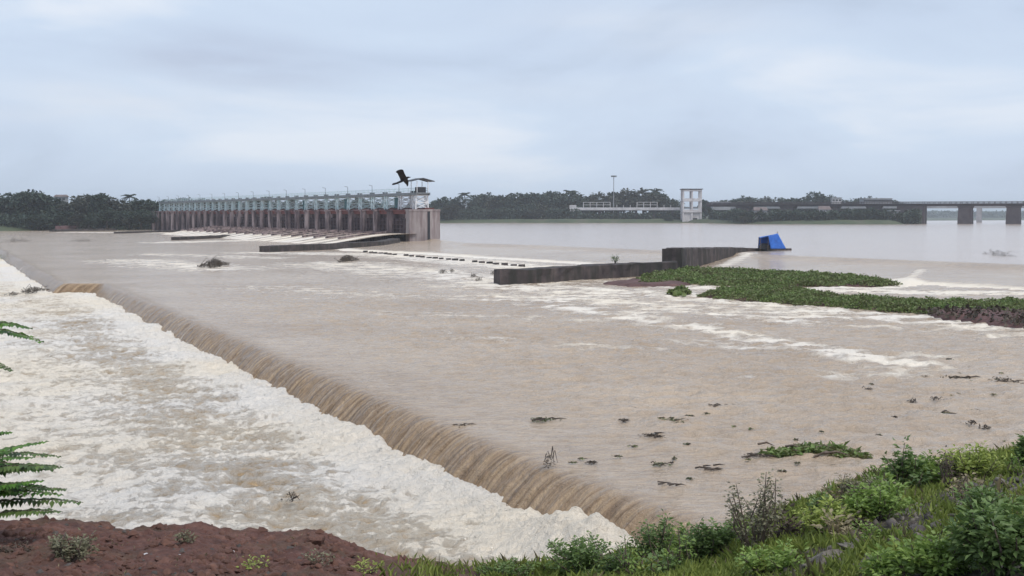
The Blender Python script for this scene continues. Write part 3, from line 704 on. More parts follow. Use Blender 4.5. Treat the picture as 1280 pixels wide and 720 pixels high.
# ------------------------------------------------------------------ buildings on the far bank
def house(label, px, py, wpx, hpx, dist, roof='flat', mat_='plaster', cat='house', nwin=3, storeys=1):
    p = atd(px, py, dist); sc = dist / F0; wd, hh, dp = wpx * sc, hpx * sc, wpx * sc * 0.7
    zb = p.z - 2.5
    t = thing('house', label, cat, (p.x, p.y, zb))
    h2 = hh + 2.5
    g = MB(); g.box(-wd/2, wd/2, 0, dp, 0, h2); wl = g.build('wall', M[mat_], t)
    for s_ in range(storeys):
        for k in range(nwin):
            x = -wd/2 + wd * (k + 0.5) / nwin; z = 2.5 + hh * (s_ + 0.35) / storeys
            g = MB(); g.box(x - wd*.12, x + wd*.12, -0.12, 0.05, z, z + hh * 0.35 / storeys); g.build('window', M['window'], wl)
    g = MB()
    if roof == 'flat': g.box(-wd/2 - .4, wd/2 + .4, -.5, dp + .4, h2, h2 + 0.45)
    else:
        e_ = 0.5; zr = h2 + hh * 0.45
        g.add([(-wd/2 - e_, -e_, h2), (wd/2 + e_, -e_, h2), (wd/2 + e_, dp + e_, h2), (-wd/2 - e_, dp + e_, h2), (-wd/2, dp/2, zr), (wd/2, dp/2, zr)],
              [(0, 1, 5, 4), (2, 3, 4, 5), (1, 2, 5), (3, 0, 4), (3, 2, 1, 0)])
    g.build('roof', M['roof' if roof != 'flat' else 'greyplaster'], t)
    return t
# white open frame tower
p = atd(865, 273, 790); sc = 790 / F0
tw = thing('frame_tower', 'white open concrete frame tower standing on the far bank', 'tower', (p.x, p.y, 1.2))
wd, top = 24 * sc, p.z + 36 * sc - 1.2; zf = [top * 0.33, top * 0.66, top * 0.97]
for sx in (-1, 0, 1):
    for sy in (0, 1):
        g = MB(); x = sx * (wd/2 - .5); y = sy * 8; g.box(x - .5, x + .5, y - .5, y + .5, 0, top); g.build('column', M['plaster'], tw)
for z in zf:
    g = MB(); g.box(-wd/2, wd/2, -0.8, 8.8, z - .4, z + .4); g.build('floor_slab', M['plaster'], tw)
g = MB(); g.box(-wd/2 - .6, wd/2 + .6, -1.2, 9.2, top, top + .5); g.build('roof', M['bridge'], tw)
g = MB(); g.box(-wd/2 + .6, wd/2 - .6, 0.2, 7.8, 0.0, zf[0] - .45); lo_ = g.build('wall', M['plaster'], tw)
g = MB(); g.box(0.6, 3.4, 0.05, 0.25, 0.4, 3.0); g.build('doorway', M['window'], lo_)
for k, z in enumerate(zf[:2]):
    g = MB(); g.box(-wd/2 + .1, wd/2 - .1, -0.65, -0.5, z + .45, z + 1.5); g.build('parapet', M['plaster'], tw)
# raised road with white railing in front of the trees
A_, B_ = atd(718, 262, 815), atd(850, 262, 805)
ln = (B_ - A_); LN = ln.length; rr = math.atan2(ln.y, ln.x)
rd = thing('raised_road', 'raised grey roadway with pale parapet and railing before the trees', 'bridge', (A_.x, A_.y, 0), rr)
g = MB(); g.box(0, LN, 0, 6, 9.0, 10.1); g.build('deck', M['greyplaster'], rd)
g = MB(); g.box(0, LN, -.25, 0.0, 9.3, 11.0); g.build('parapet', M['plaster'], rd)
for k in range(6):
    g = MB(); x = 5 + k * (LN - 10) / 5; g.box(x - .7, x + .7, 1, 5, 0, 9.0); g.build('pier', M['bridge'], rd)
for k in range(14):
    g = MB(); x = 6 + k * (LN - 12) / 13; h_ = 14.5 if k < 5 or 7 < k < 12 else 12.6
    g.box(x - .18, x + .18, -.2, .1, 11.0, h_); g.build('railing_post', M['plaster'], rd)
g = MB()
for a_, b_ in ((0, 4), (8, 11)):
    for z in (12.6, 14.3): g.box(6 + a_ * (LN - 12)/13, 6 + b_ * (LN - 12)/13, -.15, .02, z, z + .25)
g.build('top_rail', M['plaster'], rd)
g = MB(); g.box(-3.2, 1.0, -.6, 3, 8.2, 12.6); g.build('end_block', M['plaster'], rd)

for a_ in [('pale small house at the foot of the trees under the bridge line', 1031, 272, 14, 10, 706, 'gable', 'plaster', 'house', 2),
           ('low grey house among the trees right of the frame tower', 951, 272, 16, 9, 712, 'gable', 'greyplaster', 'house', 3),
           ('long flat roofed pale house just right of the frame tower', 902, 258, 22, 5, 840, 'flat', 'greyplaster', 'house', 4),
           ('pinkish flat house showing above the bridge deck', 1046, 253.5, 12, 6, 960, 'flat', 'plaster', 'house', 3),
           ('wide pinkish building behind the bridge left of open water', 1098, 253.5, 34, 5, 960, 'flat', 'greyplaster', 'building', 6),
           ('pale square house below the bridge beside the dark abutment', 1118, 274, 12, 10, 700, 'flat', 'greyplaster', 'house', 2),
           ('small pale hut on the far left shore', 23, 285.5, 7, 7, 520, 'gable', 'plaster', 'hut', 1),
           ('pale pink building at the far barrage end', 196, 270, 10, 7, 560, 'flat', 'plaster', 'building', 2),
           ('pinkish house half hidden by the tall left trees', 75, 252, 14, 6, 600, 'gable', 'greyplaster', 'house', 3)]:
    house(*a_)
wall('retaining_wall', 'reddish masonry river wall along the left bank', [wz(72, 282.5, 2.0), wz(105, 281.8, 2.0), wz(146, 281.6, 2.0)], 2.0, mat_=M['redwall'])

# tall light mast and a pole
p = atd(767, 262, 850); mast = thing('light_mast', 'tall thin floodlight mast rising above the far trees', 'light mast', (p.x, p.y, 3))
g = MB(); hm_ = atd(767, 220, 850).z - 3; g.tube([(0, 0, 0), (0, 0, hm_)], [0.38, 0.22], 8); g.build('mast', M['greyplaster'], mast)
g = MB(); 
for k in range(8):
    a_ = k * math.pi / 4; g.box(math.cos(a_) * 1.5 - .4, math.cos(a_) * 1.5 + .4, math.sin(a_) * 1.5 - .4, math.sin(a_) * 1.5 + .4, hm_ - .7, hm_ + .3)
g.tube([(0, 0, hm_ - .3), (0, 0, hm_ + .1)], 1.2, 8); g.build('lamp_head', M['grey_steel'], mast)

# ------------------------------------------------------------------ trees
def crown_pts(seed, rx, rz, n_lobe, n_leaf):
    r = np.random.default_rng(seed); P, D, Tn = [], [], []
    for k in range(n_lobe):
        a = r.uniform(0, 2 * np.pi); rad = rx * math.sqrt(r.uniform(0, 1)) * 0.72
        zc = r.uniform(-0.55, 0.75) * rz; shrink = math.sqrt(max(0.15, 1 - (zc / rz) ** 2))
        c = np.array([math.cos(a) * rad * shrink, math.sin(a) * rad * shrink, zc])
        lr = rx * r.uniform(0.26, 0.48)
        d = r.normal(size=(n_leaf, 3)); d /= np.linalg.norm(d, axis=1, keepdims=True)
        q = c + d * lr * r.uniform(0.55, 1.05, (n_leaf, 1)) * np.array([1, 1, 0.75])
        P.append(q); D.append(d + r.normal(size=d.shape) * 0.6 + [0, 0, -0.25]); Tn.append(np.clip(r.uniform(0, 0.35) + r.uniform(0, 0.65, n_leaf), 0, 1))
    return np.concatenate(P), np.concatenate(D), np.concatenate(Tn)
TREES = []
for k, (rx, rz, th, nl) in enumerate([(5.0, 4.2, 4.2, 16), (6.5, 4.6, 4.4, 20), (4.0, 5.2, 4.6, 15), (5.6, 3.6, 5.4, 15), (3.2, 3.4, 3.6, 11), (7.2, 5.0, 4.6, 22)]):
    P, D, Tn = crown_pts(200 + k, rx, rz, nl, 110)
    P[:, 2] += th + rz * 0.62
    cm = leaf_mesh('crown', P, D, rng.uniform(0.7, 1.5, len(P)), rng.uniform(0.55, 1.05, len(P)), M['far_leaf' if k % 3 else 'far_leaf_b'], tint=Tn)
    tm = MB(); tm.tube([(0, 0, -1.5), (0.1, 0, th * 0.5), (0.0, 0.1, th), (0.2, 0, th + rz * 0.7)], [0.5, 0.38, 0.3, 0.12], 7)
    for j in range(4):
        a_ = j * 1.6 + k; tm.tube([(0, 0, th * 0.75), (math.cos(a_) * rx * .3, math.sin(a_) * rx * .3, th + rz * .3), (math.cos(a_) * rx * .6, math.sin(a_) * rx * .6, th + rz * .7)], [0.22, 0.15, 0.06], 5)
    TREES.append((cm, tm.mesh('trunk', M['bark']), th + rz * 1.62))
# palm
P, D = [], []
pl_ = MB(); pl_.tube([(0, 0, -1), (0.3, 0, 4), (0.2, 0.1, 9), (0.6, 0, 12)], [0.28, 0.22, 0.18, 0.14], 7); palm_trunk = pl_.mesh('trunk', M['bark'])
for k in range(16):
    a_ = k * 2.4; el = random.uniform(-0.3, 0.9)
    for j in range(12):
        f = (j + 1) / 12 * 3.6; q_ = Vector((math.cos(a_) * f * math.cos(el), math.sin(a_) * f * math.cos(el), 12 + math.sin(el) * f - 0.12 * f * f))
        for s in (-1, 1):
            P.append(Vector((0.6, 0, 0)) + q_); D.append((math.cos(a_ + s * 1.0), math.sin(a_ + s * 1.0), -0.5))
palm_crown = leaf_mesh('crown', P, D, 1.0, 0.25, M['far_leaf'])
def tree(kind, x, y, zb, height, label, group, spread=1.0):
    if kind == 'palm': cm, tm, h0, nm = palm_crown, palm_trunk, 13.5, 'palm_tree'
    else: (cm, tm, h0), nm = TREES[kind], 'broadleaf_tree'
    s = height / h0
    t = thing(nm, label, 'palm tree' if kind == 'palm' else 'tree', (x, y, zb), random.uniform(0, 6.28), group)
    sxy = s * spread
    for n_, m_ in (('crown', cm), ('trunk', tm)): inst(n_, m_, t, sc=(sxy, sxy, s))
    return t
def row(px0, px1, step, dist, top, var, label, group, spread=1.15, kinds=range(6), base=1.5):
    px = px0
    while px < px1:
        d = dist * random.uniform(0.99, 1.05); tp_ = top(px) if callable(top) else top
        tp_ = tp_ + 4 + random.uniform(-1.3 * var, 1.3 * var)
        zt = atd(px, tp_, d).z; p = atd(px, 262, d)
        tree(random.choice(list(kinds)), p.x, p.y, base, zt - base, label, group, spread * random.uniform(0.9, 1.2))
        px += step * random.uniform(0.75, 1.25)
row(-20, 84, 20, 530, lambda x: np.interp(x, [0, 30, 75, 85], [243, 241, 244, 250]), 3, 'dark rounded tree in the wood at the left end of the far bank', 'trees on the left bank')
row(90, 152, 19, 530, lambda x: np.interp(x, [88, 110, 130, 150], [248, 241, 243, 248]), 3, 'dark round crowned tree above the reddish river wall', 'trees above the red river wall')
row(152, 215, 13, 560, 250, 3.5, 'smaller dark tree between the red river wall and the barrage end', 'trees at the far barrage end')
row(-30, 215, 13, 512, 263, 4, 'low dark tree at the water edge of the left bank', 'low trees along the left shore', 1.4)
row(215, 330, 11, 690, 247.5, 2, 'dusky tree rising behind the far half of the hoist walkway', 'trees behind the barrage')
row(330, 480, 12, 800, 247, 3, 'hazy tree seen between the hoist frames', 'trees seen through the hoist frames')
row(480, 556, 13, 860, 252, 3, 'hazy tree behind the barrage end pier', 'trees behind the end pier')
topR = lambda x: np.interp(x, [545, 570, 590, 615, 640, 665, 690, 715, 726, 732], [246, 243, 247, 240, 238.5, 240, 234, 238, 247, 256])
row(554, 728, 15, 850, topR, 2.2, 'dark full tree in the wood right of the barrage end', 'trees right of the barrage', 1.1)
row(552, 720, 12, 815, 257, 4, 'low spreading tree at the foot of the wood right of the barrage', 'low trees right of the barrage', 1.5)
row(738, 850, 15, 870, lambda x: np.interp(x, [735, 752, 775, 800, 815, 850], [244, 238, 238, 232, 238, 248]), 2, 'dark tree rising behind the raised roadway', 'trees behind the raised roadway')
row(730, 880, 13, 800, 268, 1.5, 'low bushy tree below the raised roadway', 'bushy trees below the roadway', 1.5)
row(882, 935, 12, 880, 247.5, 2, 'tree right of the frame tower', 'trees beside the frame tower')
row(935, 1125, 15, 960, lambda x: np.interp(x, [920, 930, 950, 965, 975, 1000, 1025, 1045, 1060, 1125], [243, 242, 245, 247, 242, 246, 237, 244, 246, 248]), 2.5, 'dark tree standing behind the bridge line', 'trees behind the bridge')
row(930, 1140, 13, 716, 264.5, 2.0, 'low tree below the bridge on the far bank', 'low trees below the bridge', 1.5)
for px, tpx, d, lb in ((163, 241, 570, 'thin palm standing above the left trees'), (126, 242, 540, 'palm top breaking the crown line above the red wall'), (582, 239, 870, 'slim palm above the wood nearest the barrage end pier'), (712, 236, 870, 'palm leaning from the tallest crowns right of the barrage'), (817, 234, 880, 'palm beside the raised roadway trees')):
    p = atd(px, 262, d); tree('palm', p.x, p.y, 1.5, atd(px, tpx, d).z - 1.5, lb, None)
# undergrowth along the far banks: one mass
def undergrowth(name, label, px0, px1, dist_f, zt_f, n_, depth, size=(1.0, 2.0), m_='far_leaf', zb=0.6):
    px = rng.uniform(px0, px1, n_); d = np.array([dist_f(x) for x in px]) + rng.uniform(0, depth, n_)
    x = (px - 640) / F0 * d; zt = np.array([zt_f(v) for v in px]) * (0.6 + 0.5 * fbm(x / 9, 0 * x, 12, 3) + 0.25)
    z = zb + rng.random(n_) ** 0.8 * np.maximum(zt, 0.8)
    D = rng.normal(size=(n_, 3)) + [0, -0.4, 0.1]
    me = leaf_mesh(name, np.stack([x, d, z], -1), D, rng.uniform(*size, n_), rng.uniform(*size, n_) * 0.7, M[m_])
    return tag(inst(name, me), label, 'undergrowth', kind='stuff')
undergrowth('far_undergrowth', 'dark undergrowth filling the foot of the left wood', -40, 205, lambda x: np.interp(x, [0, 150, 205], [500, 520, 545]), lambda x: 6.0, 7000, 14)
undergrowth('far_undergrowth', 'dark undergrowth at the foot of the wood right of the barrage', 548, 880, lambda x: 806, lambda x: np.interp(x, [550, 720, 730, 880], [9, 9, 6, 6]), 9000, 20, zb=2.2)
undergrowth('far_undergrowth', 'dark undergrowth on the far bank below the bridge', 885, 1150, lambda x: np.interp(x, [885, 925, 1000], [775, 714, 696]), lambda x: 8.5, 14000, 14, zb=0.9)
undergrowth('far_undergrowth', 'dusky undergrowth behind the barrage', 200, 560, lambda x: 720 + (x - 200) * 0.3, lambda x: 11, 6000, 20, (1.5, 3))
undergrowth('distant_wood', 'faint wood on the distant bank seen under the bridge', 1060, 1420, lambda x: 3150, lambda x: 11, 5000, 80, (4, 9), zb=1)

# ------------------------------------------------------------------ weed islands
ms, N, L, B = mat('wet_earth')
n = noise(N, L, pos(N), 0.7, 8, 0.65)
L.new(ramp(N, L, n, [(0.3, (0.06, 0.030, 0.028)), (0.7, (0.16, 0.085, 0.078))]), B.inputs['Base Color']); B.inputs['Roughness'].default_value = 0.9
L.new(bump(N, L, n, 0.9, 0.3), B.inputs['Normal'])
def inside(px, py, poly):
    c = np.zeros(px.shape, bool); j = len(poly) - 1
    for i in range(len(poly)):
        xi, yi = poly[i]; xj, yj = poly[j]
        c ^= ((yi > py) != (yj > py)) & (px < (xj - xi) * (py - yi) / (yj - yi + 1e-12) + xi); j = i
    return c
def edge_d(x, y, poly):
    d = np.full(x.shape, 1e9)
    for i in range(len(poly)):
        a, b = poly[i], poly[(i + 1) % len(poly)]; dx, dy = b[0] - a[0], b[1] - a[1]
        t = np.clip(((x - a[0]) * dx + (y - a[1]) * dy) / (dx * dx + dy * dy), 0, 1)
        d = np.minimum(d, np.hypot(x - a[0] - t * dx, y - a[1] - t * dy))
    return d
def island(name, label, pix, hmax, res):
    poly = [tuple(at(*p, 0.1))[:2] for p in pix]
    xs = [p[0] for p in poly]; ys = [p[1] for p in poly]
    gx, gy = np.meshgrid(np.arange(min(xs) - 2, max(xs) + 2, res), np.arange(min(ys) - 2, max(ys) + 2, res), indexing='ij')
    e_ = edge_d(gx, gy, poly); e_ = np.where(inside(gx, gy, poly), e_, -e_) + 0.9 * fbm(gx / 3, gy / 3, 15, 3)
    gz = -0.5 + (hmax + 0.5) * ss(-0.8, 1.4, e_) + 0.12 * fbm(gx / 1.2, gy / 1.2, 16, 3) * ss(-.5, .5, e_)
    o = tag(inst(name, np_mesh(name, np.stack([gx, gy, gz], -1).reshape(-1, 3), grid_q(*gx.shape), ms)), label, kind='structure')
    return poly
def weeds(name, label, pix, n_, ztop, size=(0.25, 0.6), m_='weed', dens=None, z0=0.1):
    poly = [tuple(at(*p, 0.1))[:2] for p in pix]
    xs = [p[0] for p in poly]; ys = [p[1] for p in poly]
    x = rng.uniform(min(xs), max(xs), n_ * 3); y = rng.uniform(min(ys), max(ys), n_ * 3)
    e_ = edge_d(x, y, poly); e_ = np.where(inside(x, y, poly), e_, -e_) + 1.7 * fbm(x / 2.8, y / 2.2, 19, 4, 0.6)
    k = (e_ > 0.1) & (rng.random(len(x)) < 0.62 + 1.0 * fbm(x / 2.8, y / 1.8, 23, 3)); x, y, e_ = x[k][:n_], y[k][:n_], e_[k][:n_]
    hh = ztop * ss(-0.1, 1.2, e_) * np.clip(0.55 + 0.9 * fbm(x / 2.0, y / 2.0, 24, 4), 0.1, 1.3)
    z = z0 + hh * rng.uniform(0.35, 1, len(x))
    D = rng.normal(size=(len(x), 3)) * [1, 1, 0.6] + [0, 0, 0.5]
    tint = np.clip(0.45 + 0.5 * fbm(x / 2.5, y / 2.5, 25, 3) + rng.normal(size=len(x)) * 0.16, 0, 1)
    me = leaf_mesh(name, np.stack([x, y, z], -1), D, rng.uniform(*size, len(x)), rng.uniform(*size, len(x)) * 0.75, M[m_], tint=tint)
    return tag(inst(name, me), label, 'water weeds', kind='stuff')
I2 = [(868, 370), (900, 363), (940, 359), (1000, 362), (1060, 373), (1130, 378), (1200, 379), (1330, 379), (1330, 404), (1260, 398), (1190, 393), (1130, 391), (1060, 386), (980, 380), (910, 374)]
I1 = [(770, 352), (808, 341), (850, 338), (905, 338), (960, 341), (1040, 345), (1105, 350), (1121, 356), (1100, 358), (1010, 358), (960, 356), (900, 358), (850, 354), (800, 356)]
island('weed_island', 'dark earth under the long weed bank at right', I2, 0.25, 0.5)
island('mud_bank', 'dark earth under the weeds beside the black walls', I1, 0.2, 0.6)
weeds('water_weeds', 'dense green water weeds on the long bank at the right', I2, 60000, 0.6, (0.10, 0.30))
weeds('water_weeds', 'green water weeds on the upper bank below the black block wall', I1[1:], 46000, 0.6, (0.12, 0.36))
weeds('water_weeds', 'tuft of green weeds alone left of the long weed bank', [(840, 369), (846, 364), (856, 364), (862, 368), (852, 371)], 700, 0.5)
E2 = [(1150, 392), (1200, 391), (1260, 393), (1340, 396), (1340, 418), (1280, 413), (1210, 404), (1165, 398)]
island('earth_bank', 'bare reddish earth edge below the long weed bank', E2, 0.5, 0.4)
E1b = [(745, 354), (790, 350), (850, 352), (868, 355), (850, 358), (780, 358)]
island('mud_bar', 'flat reddish mud bar in front of the low black wall', E1b, 0.3, 0.4)
weeds('leaf_litter', 'dead brown litter caught on the bare earth edge at right', E2, 700, 0.2, (0.2, 0.5), 'litter', z0=0.35)

# ------------------------------------------------------------------ floating rafts of drift and weed
def raft(label, px, py, wpx, hpx, green=0.3, z=0.03, tall=0.05, group=None, name='drift_raft', cat='driftwood', nl=1.0):
    p = at(px, py, z); dd = p.y; wd = wpx * dd / F0 * 0.85; dp = max(hpx * dd / F0 * dd / (H - z) * 0.75, wd * 0.18)
    t = thing(name, label, cat, (p.x, p.y, z), 0, group)
    r = np.random.default_rng(int(px * 7 + py * 13)); n_ = int((60 + 900 * min(wd * dp / 12, 1.0)) * nl)
    a = r.uniform(0, 6.28, n_); q_ = np.sqrt(r.random(n_)) * (0.75 + 0.35 * np.sin(a * 3 + px))
    x = np.cos(a) * q_ * wd / 2; y = np.sin(a) * q_ * dp / 2
    zz = r.uniform(0, tall, n_) * (1.2 - q_)
    D = r.normal(size=(n_, 3)) * [1, 0.7, 0.22] + [0, 0, 0.08]
    ls = min(0.26, max(0.08, wd * 0.08))
    if green > 0: inst('leaves', leaf_mesh('leaves', np.stack([x, y, zz], -1), D, r.uniform(.5, 1.2, n_) * ls, r.uniform(.4, .9, n_) * ls * .7, M['weed' if green > .6 else ('litter_g' if green > .25 else 'litter')]), t)
    g = MB()
    for k in range(max(3, int(5 + wd))):
        x0, y0 = r.uniform(-.5, .3) * wd, r.uniform(-.4, .4) * dp; l_ = min(r.uniform(.2, .5) * wd, r.uniform(.5, 1.1) if dd < 60 else 9); an = r.normal() * 0.35
        wt = min(wd, 2.2); g.tube([(x0, y0, r.uniform(0, tall)), (x0 + l_ * .5 * math.cos(an), y0 + l_ * .5 * math.sin(an), r.uniform(0.02, tall * 1.6)), (x0 + l_ * math.cos(an), y0 + l_ * math.sin(an), r.uniform(0, tall))], [0.012 * wt + .01, 0.01 * wt + .01, .006], 5)
    g.build('twigs', M['bark' if green < .5 else 'twig'], t)['kind'] = 'stuff'
    return t
raft('dark branch heap stranded in mid river left of the barrage wall', 268, 333, 38, 6, 0.1, 0.05, 0.9)
raft('dark drift heap in mid river just below the long divide wall', 434, 326, 28, 5, 0.1, 0.05, 0.8)
raft('long drift mat with a green tuft in open water beyond the weir lip', 680, 525, 50, 8, 0.4)
raft('short green and brown mat floating right of the long drift mat', 848, 526, 40, 8, 0.5)
raft('dark twiggy drift nearest below the short green mat', 815, 545, 42, 9, 0.15)
raft('small brown drift left of the twiggy drift', 780, 526, 14, 6, 0.2)
raft('thin dark drift line right of the green mat', 895, 508, 46, 5, 0.2)
raft('brown drift patch near the right edge of the river', 1180, 518, 34, 7, 0.35)
raft('loose dark drift streaks at the far right edge', 1255, 475, 50, 14, 0.15, nl=.4)
raft('thin dark branch drifting above the right drift patch', 1200, 473, 56, 5, 0.1, nl=.4)
raft('dark stick drifting under the right drift streaks', 1262, 492, 40, 6, 0.1, nl=.6)
raft('large green weed raft against the near right bank', 1022, 566, 165, 22, 0.8, 0.03, 0.14, name='weed_raft', cat='weeds', nl=2.2)
raft('brown tail of drift left of the large green raft', 945, 570, 50, 9, 0.2)
raft('flat green drift below the short green mat', 825, 581, 32, 8, 0.35)
raft('crooked dark branch floating left of the dry shrub', 880, 586, 60, 9, 0.0)
raft('forked dark twig adrift near the shrub tops', 840, 606, 44, 10, 0.0)
raft('dark branch stub standing above the weir lip', 686, 583, 18, 10, 0.05, 0.05, 0.35)
raft('small drift scrap right of the branch stub', 740, 579, 18, 5, 0.15)
raft('dark scrap caught on the lip of the weir', 578, 533, 30, 6, 0.1, -0.02)
raft('dark debris heap in the white water at upper left', 42, 365, 26, 7, 0.1, ZL + 0.25, 0.5)
raft('flat dark drift left of the heap in the white water', 16, 369, 18, 4, 0.1, ZL + 0.25, 0.3)
raft('dark scrap on the water beyond the left weir', 20, 302.5, 10, 4, 0.1, 0.05, 0.8)
raft('green brown tuft at the left edge of the white water', 2, 324, 12, 6, 0.4, ZL + 0.3, 0.8)
raft('lone dark speck of drift on the calm left pool', 101, 302, 8, 3, 0.1, 0.05, 0.7)
raft('dark twigs riding the foam at lower left', 362, 626, 28, 9, 0.05, ZL + 0.25, 0.25, nl=.4)
raft('dark low float on the calm upper river at far right', 1248, 319.5, 14, 5, 0.1, ZU, 0.7)
for px, py, wp in ((553, 341, 14), (592, 346, 12), (598, 351, 12), (565, 340, 8), (617, 343, 12)):
    raft('small dark drift in the foam left of the black wall end', px, py, wp, 3, 0.1, 0.05, 0.35, 'drift in the foam by the wall')
for px, py, wp in ((1085, 488, 16), (1140, 503, 14), (1212, 530, 24), (1232, 536, 18), (1170, 500, 18)):
    raft('tiny dark scrap of drift on the right half of the river', px, py, wp, 4, 0.12, 0.05, 0.1, 'scraps of drift on the right', nl=.6)
rb = random.Random(5)
for cx_, cy_, n_, sx_, sy_ in ((860, 520, 9, 60, 9), (1180, 500, 11, 70, 22), (900, 575, 8, 60, 14), (1010, 548, 6, 60, 9), (1230, 480, 8, 40, 12), (760, 560, 4, 40, 12)):
    for k in range(n_):
        px, py = cx_ + rb.gauss(0, sx_), cy_ + rb.gauss(0, sy_)
        if px > 1275 or py > 620: continue
        raft('tiny bit of weed drifting on the right half of the brown river', px, py, rb.uniform(5, 15), 2.5, rb.choice((.1, .3, .3, .7)), 0.03, 0.03, 'bits of weed adrift on the right', name='weed_bit', cat='weeds', nl=.35)
p = at(769, 329, 1.5); sp_ = thing('weed_sprig', 'small dark sprig growing on top of the low black wall', 'plant', (p.x, p.y, 1.42))
g = MB()
for a_ in range(5): g.tube([(0, 0, 0), (math.cos(a_ * 1.3) * .2, math.sin(a_ * 1.3) * .2, .5), (math.cos(a_ * 1.3) * .45, math.sin(a_ * 1.3) * .4, .85)], [.04, .03, .01], 5)
g.build('stem', M['bark'], sp_)
P = rng.normal(size=(60, 3)) * [.28, .28, .22] + [0, 0, .65]; inst('leaves', leaf_mesh('leaves', P, rng.normal(size=(60, 3)), .2, .12, M['shrub']), sp_)

# ------------------------------------------------------------------ near bank
PXK = [-2500, -600, -200, 0, 60, 130, 150, 180, 240, 282, 300, 330, 385, 430, 480, 560, 620, 700, 800, 900, 960, 1040, 1100, 1180, 1280, 1500, 1900, 3600]
YEK = [645, 650, 660, 661, 659, 668, 675, 670, 665, 674, 674, 674, 673, 692, 709, 719, 723, 716, 697, 673, 650, 622, 600, 585, 566, 545, 540, 540]
DEK = [16, 13.5, 13, 13, 13, 13, 12.8, 13, 13.2, 13.1, 13.1, 13, 12.8, 12.5, 12.4, 12.6, 13, 13.5, 14, 14.6, 15, 15.6, 16, 16.5, 17, 18, 19, 24]
def bank_edge(az):
    px = 640 + F0 * np.tan(np.clip(az, -1.1, 1.1))
    ye = np.interp(px, PXK, YEK); de = np.interp(px, PXK, DEK)
    c = np.cos(np.clip(az, -1.1, 1.1))
    rad = de / c                                   # de is measured straight ahead
    return rad, H - (ye - HZ) / F0 * de * 1.0
def bank_z(x, y):
    az = np.arctan2(x, y); r = np.hypot(x, y); rad, ze = bank_edge(az)
    back = np.abs(az) > 1.3
    inner = ze + (5.4 - ze) * np.clip((rad - r) / (rad - 2.5), 0, 1) ** 1.05
    outer = ze - 0.06 * (r - rad) - 0.70 * np.clip(r - rad - 0.25, 0, None) 
    z = np.where(r < rad, inner, np.maximum(outer, -3.0))
    lump = 0.05 * fbm(x / 1.1, y / 1.1, 101, 3) + 0.11 * (np.abs(fbm(x / 0.45, y / 0.45, 103, 5, 0.65))) * ss(0.14, -0.06, az) + 0.03 * fbm(x / 0.13, y / 0.13, 107, 4, 0.65)
    z = z + lump * ss(3, 6, r)
    return np.where(back, np.minimum(z, 5.4) if False else z, z)
def bank_pt(px, py):                               # point of the bank seen at a pixel (march along the ray)
    d = ray(px, py); t = np.linspace(4, 40, 1500) / d.y
    X_, Y_, Z_ = d.x * t, d.y * t, H + d.z * t
    k = np.argmax(Z_ < bank_z(X_, Y_)); 
    return Vector((X_[k], Y_[k], Z_[k]))
az = np.concatenate([np.linspace(-math.pi * 0.995, -0.5, 60), np.linspace(-0.49, 0.49, 620), np.linspace(0.5, math.pi * 0.995, 60)])
rr_ = np.concatenate([np.linspace(0.05, 7, 24), np.linspace(7.1, 18.5, 300), np.linspace(18.7, 60, 60)])
AZ, RR = np.meshgrid(az, rr_, indexing='ij')
gx, gy = np.sin(AZ) * RR, np.cos(AZ) * RR
gz = bank_z(gx, gy)
soil = ss(0.0, -0.10, AZ + 0.05 * fbm(gx, gy, 111, 3))
mnb, N, L, B = mat('near_bank_soil')
p_ = pos(N); n_a = noise(N, L, p_, 2.2, 8, 0.65); n_b = noise(N, L, p_, 14, 6, 0.7); n_c = noise(N, L, p_, 0.8, 4)
red = ramp(N, L, math_(N, L, 'ADD', math_(N, L, 'MULTIPLY', n_a, .6), math_(N, L, 'MULTIPLY', n_b, .4)), [(0.32, (0.045, 0.022, 0.018)), (0.5, (0.125, 0.055, 0.042)), (0.68, (0.25, 0.13, 0.095))])
drk = ramp(N, L, n_b, [(0.3, (0.03, 0.027, 0.02)), (0.7, (0.11, 0.09, 0.07))])
grn = mixc(N, L, ramp(N, L, n_c, [(0.5, (0, 0, 0)), (0.62, (0.55, 0.55, 0.55))]), red, (0.085, 0.06, 0.035))
L.new(mixc(N, L, attr(N, 'soil').outputs['Fac'], drk, grn), B.inputs['Base Color']); B.inputs['Roughness'].default_value = 0.95
L.new(bump(N, L, math_(N, L, 'ADD', n_a, n_b), 0.9, 0.05), B.inputs['Normal'])
tag(inst('near_bank', np_mesh('near_bank', np.stack([gx, gy, gz], -1).reshape(-1, 3), grid_q(len(az), len(rr_))[:, ::-1], mnb, True, {'soil': soil.ravel()})), 'red earth and rubble bank in the foreground', kind='structure')

def scatter(n_, pred):
    px = rng.uniform(-500, 2300, n_ * 5); d = rng.uniform(8, 22, n_ * 5)
    x = (px - 640) / F0 * d; y = d
    w_ = pred(px, x, y); k = rng.random(len(px)) < w_
    return px[k][:n_], x[k][:n_], y[k][:n_]
def blades(name, label, n_, pred, lg, wd, m_, lean=0.45, bend=0.35):
    px, x, y = scatter(n_, pred); z = bank_z(x, y) - 0.02
    D = rng.normal(size=(len(x), 3)) * [lean, lean, 0.15] + [0, 0, 1]
    clump = np.clip(0.5 + 0.7 * fbm(x / 0.6, y / 0.6, 121, 3), 0.15, 1.2)
    tint = np.clip(0.5 + 0.55 * fbm(x / 0.9, y / 0.9, 123, 3) + rng.normal(size=len(x)) * 0.15, 0, 1)
    l_ = rng.uniform(*lg, len(x)) * clump
    me = leaf_mesh(name, np.stack([x, y, z], -1), D, l_, rng.uniform(*wd, len(x)), M[m_], bend, tint=tint)
    return tag(inst(name, me), label, 'grass', kind='stuff')
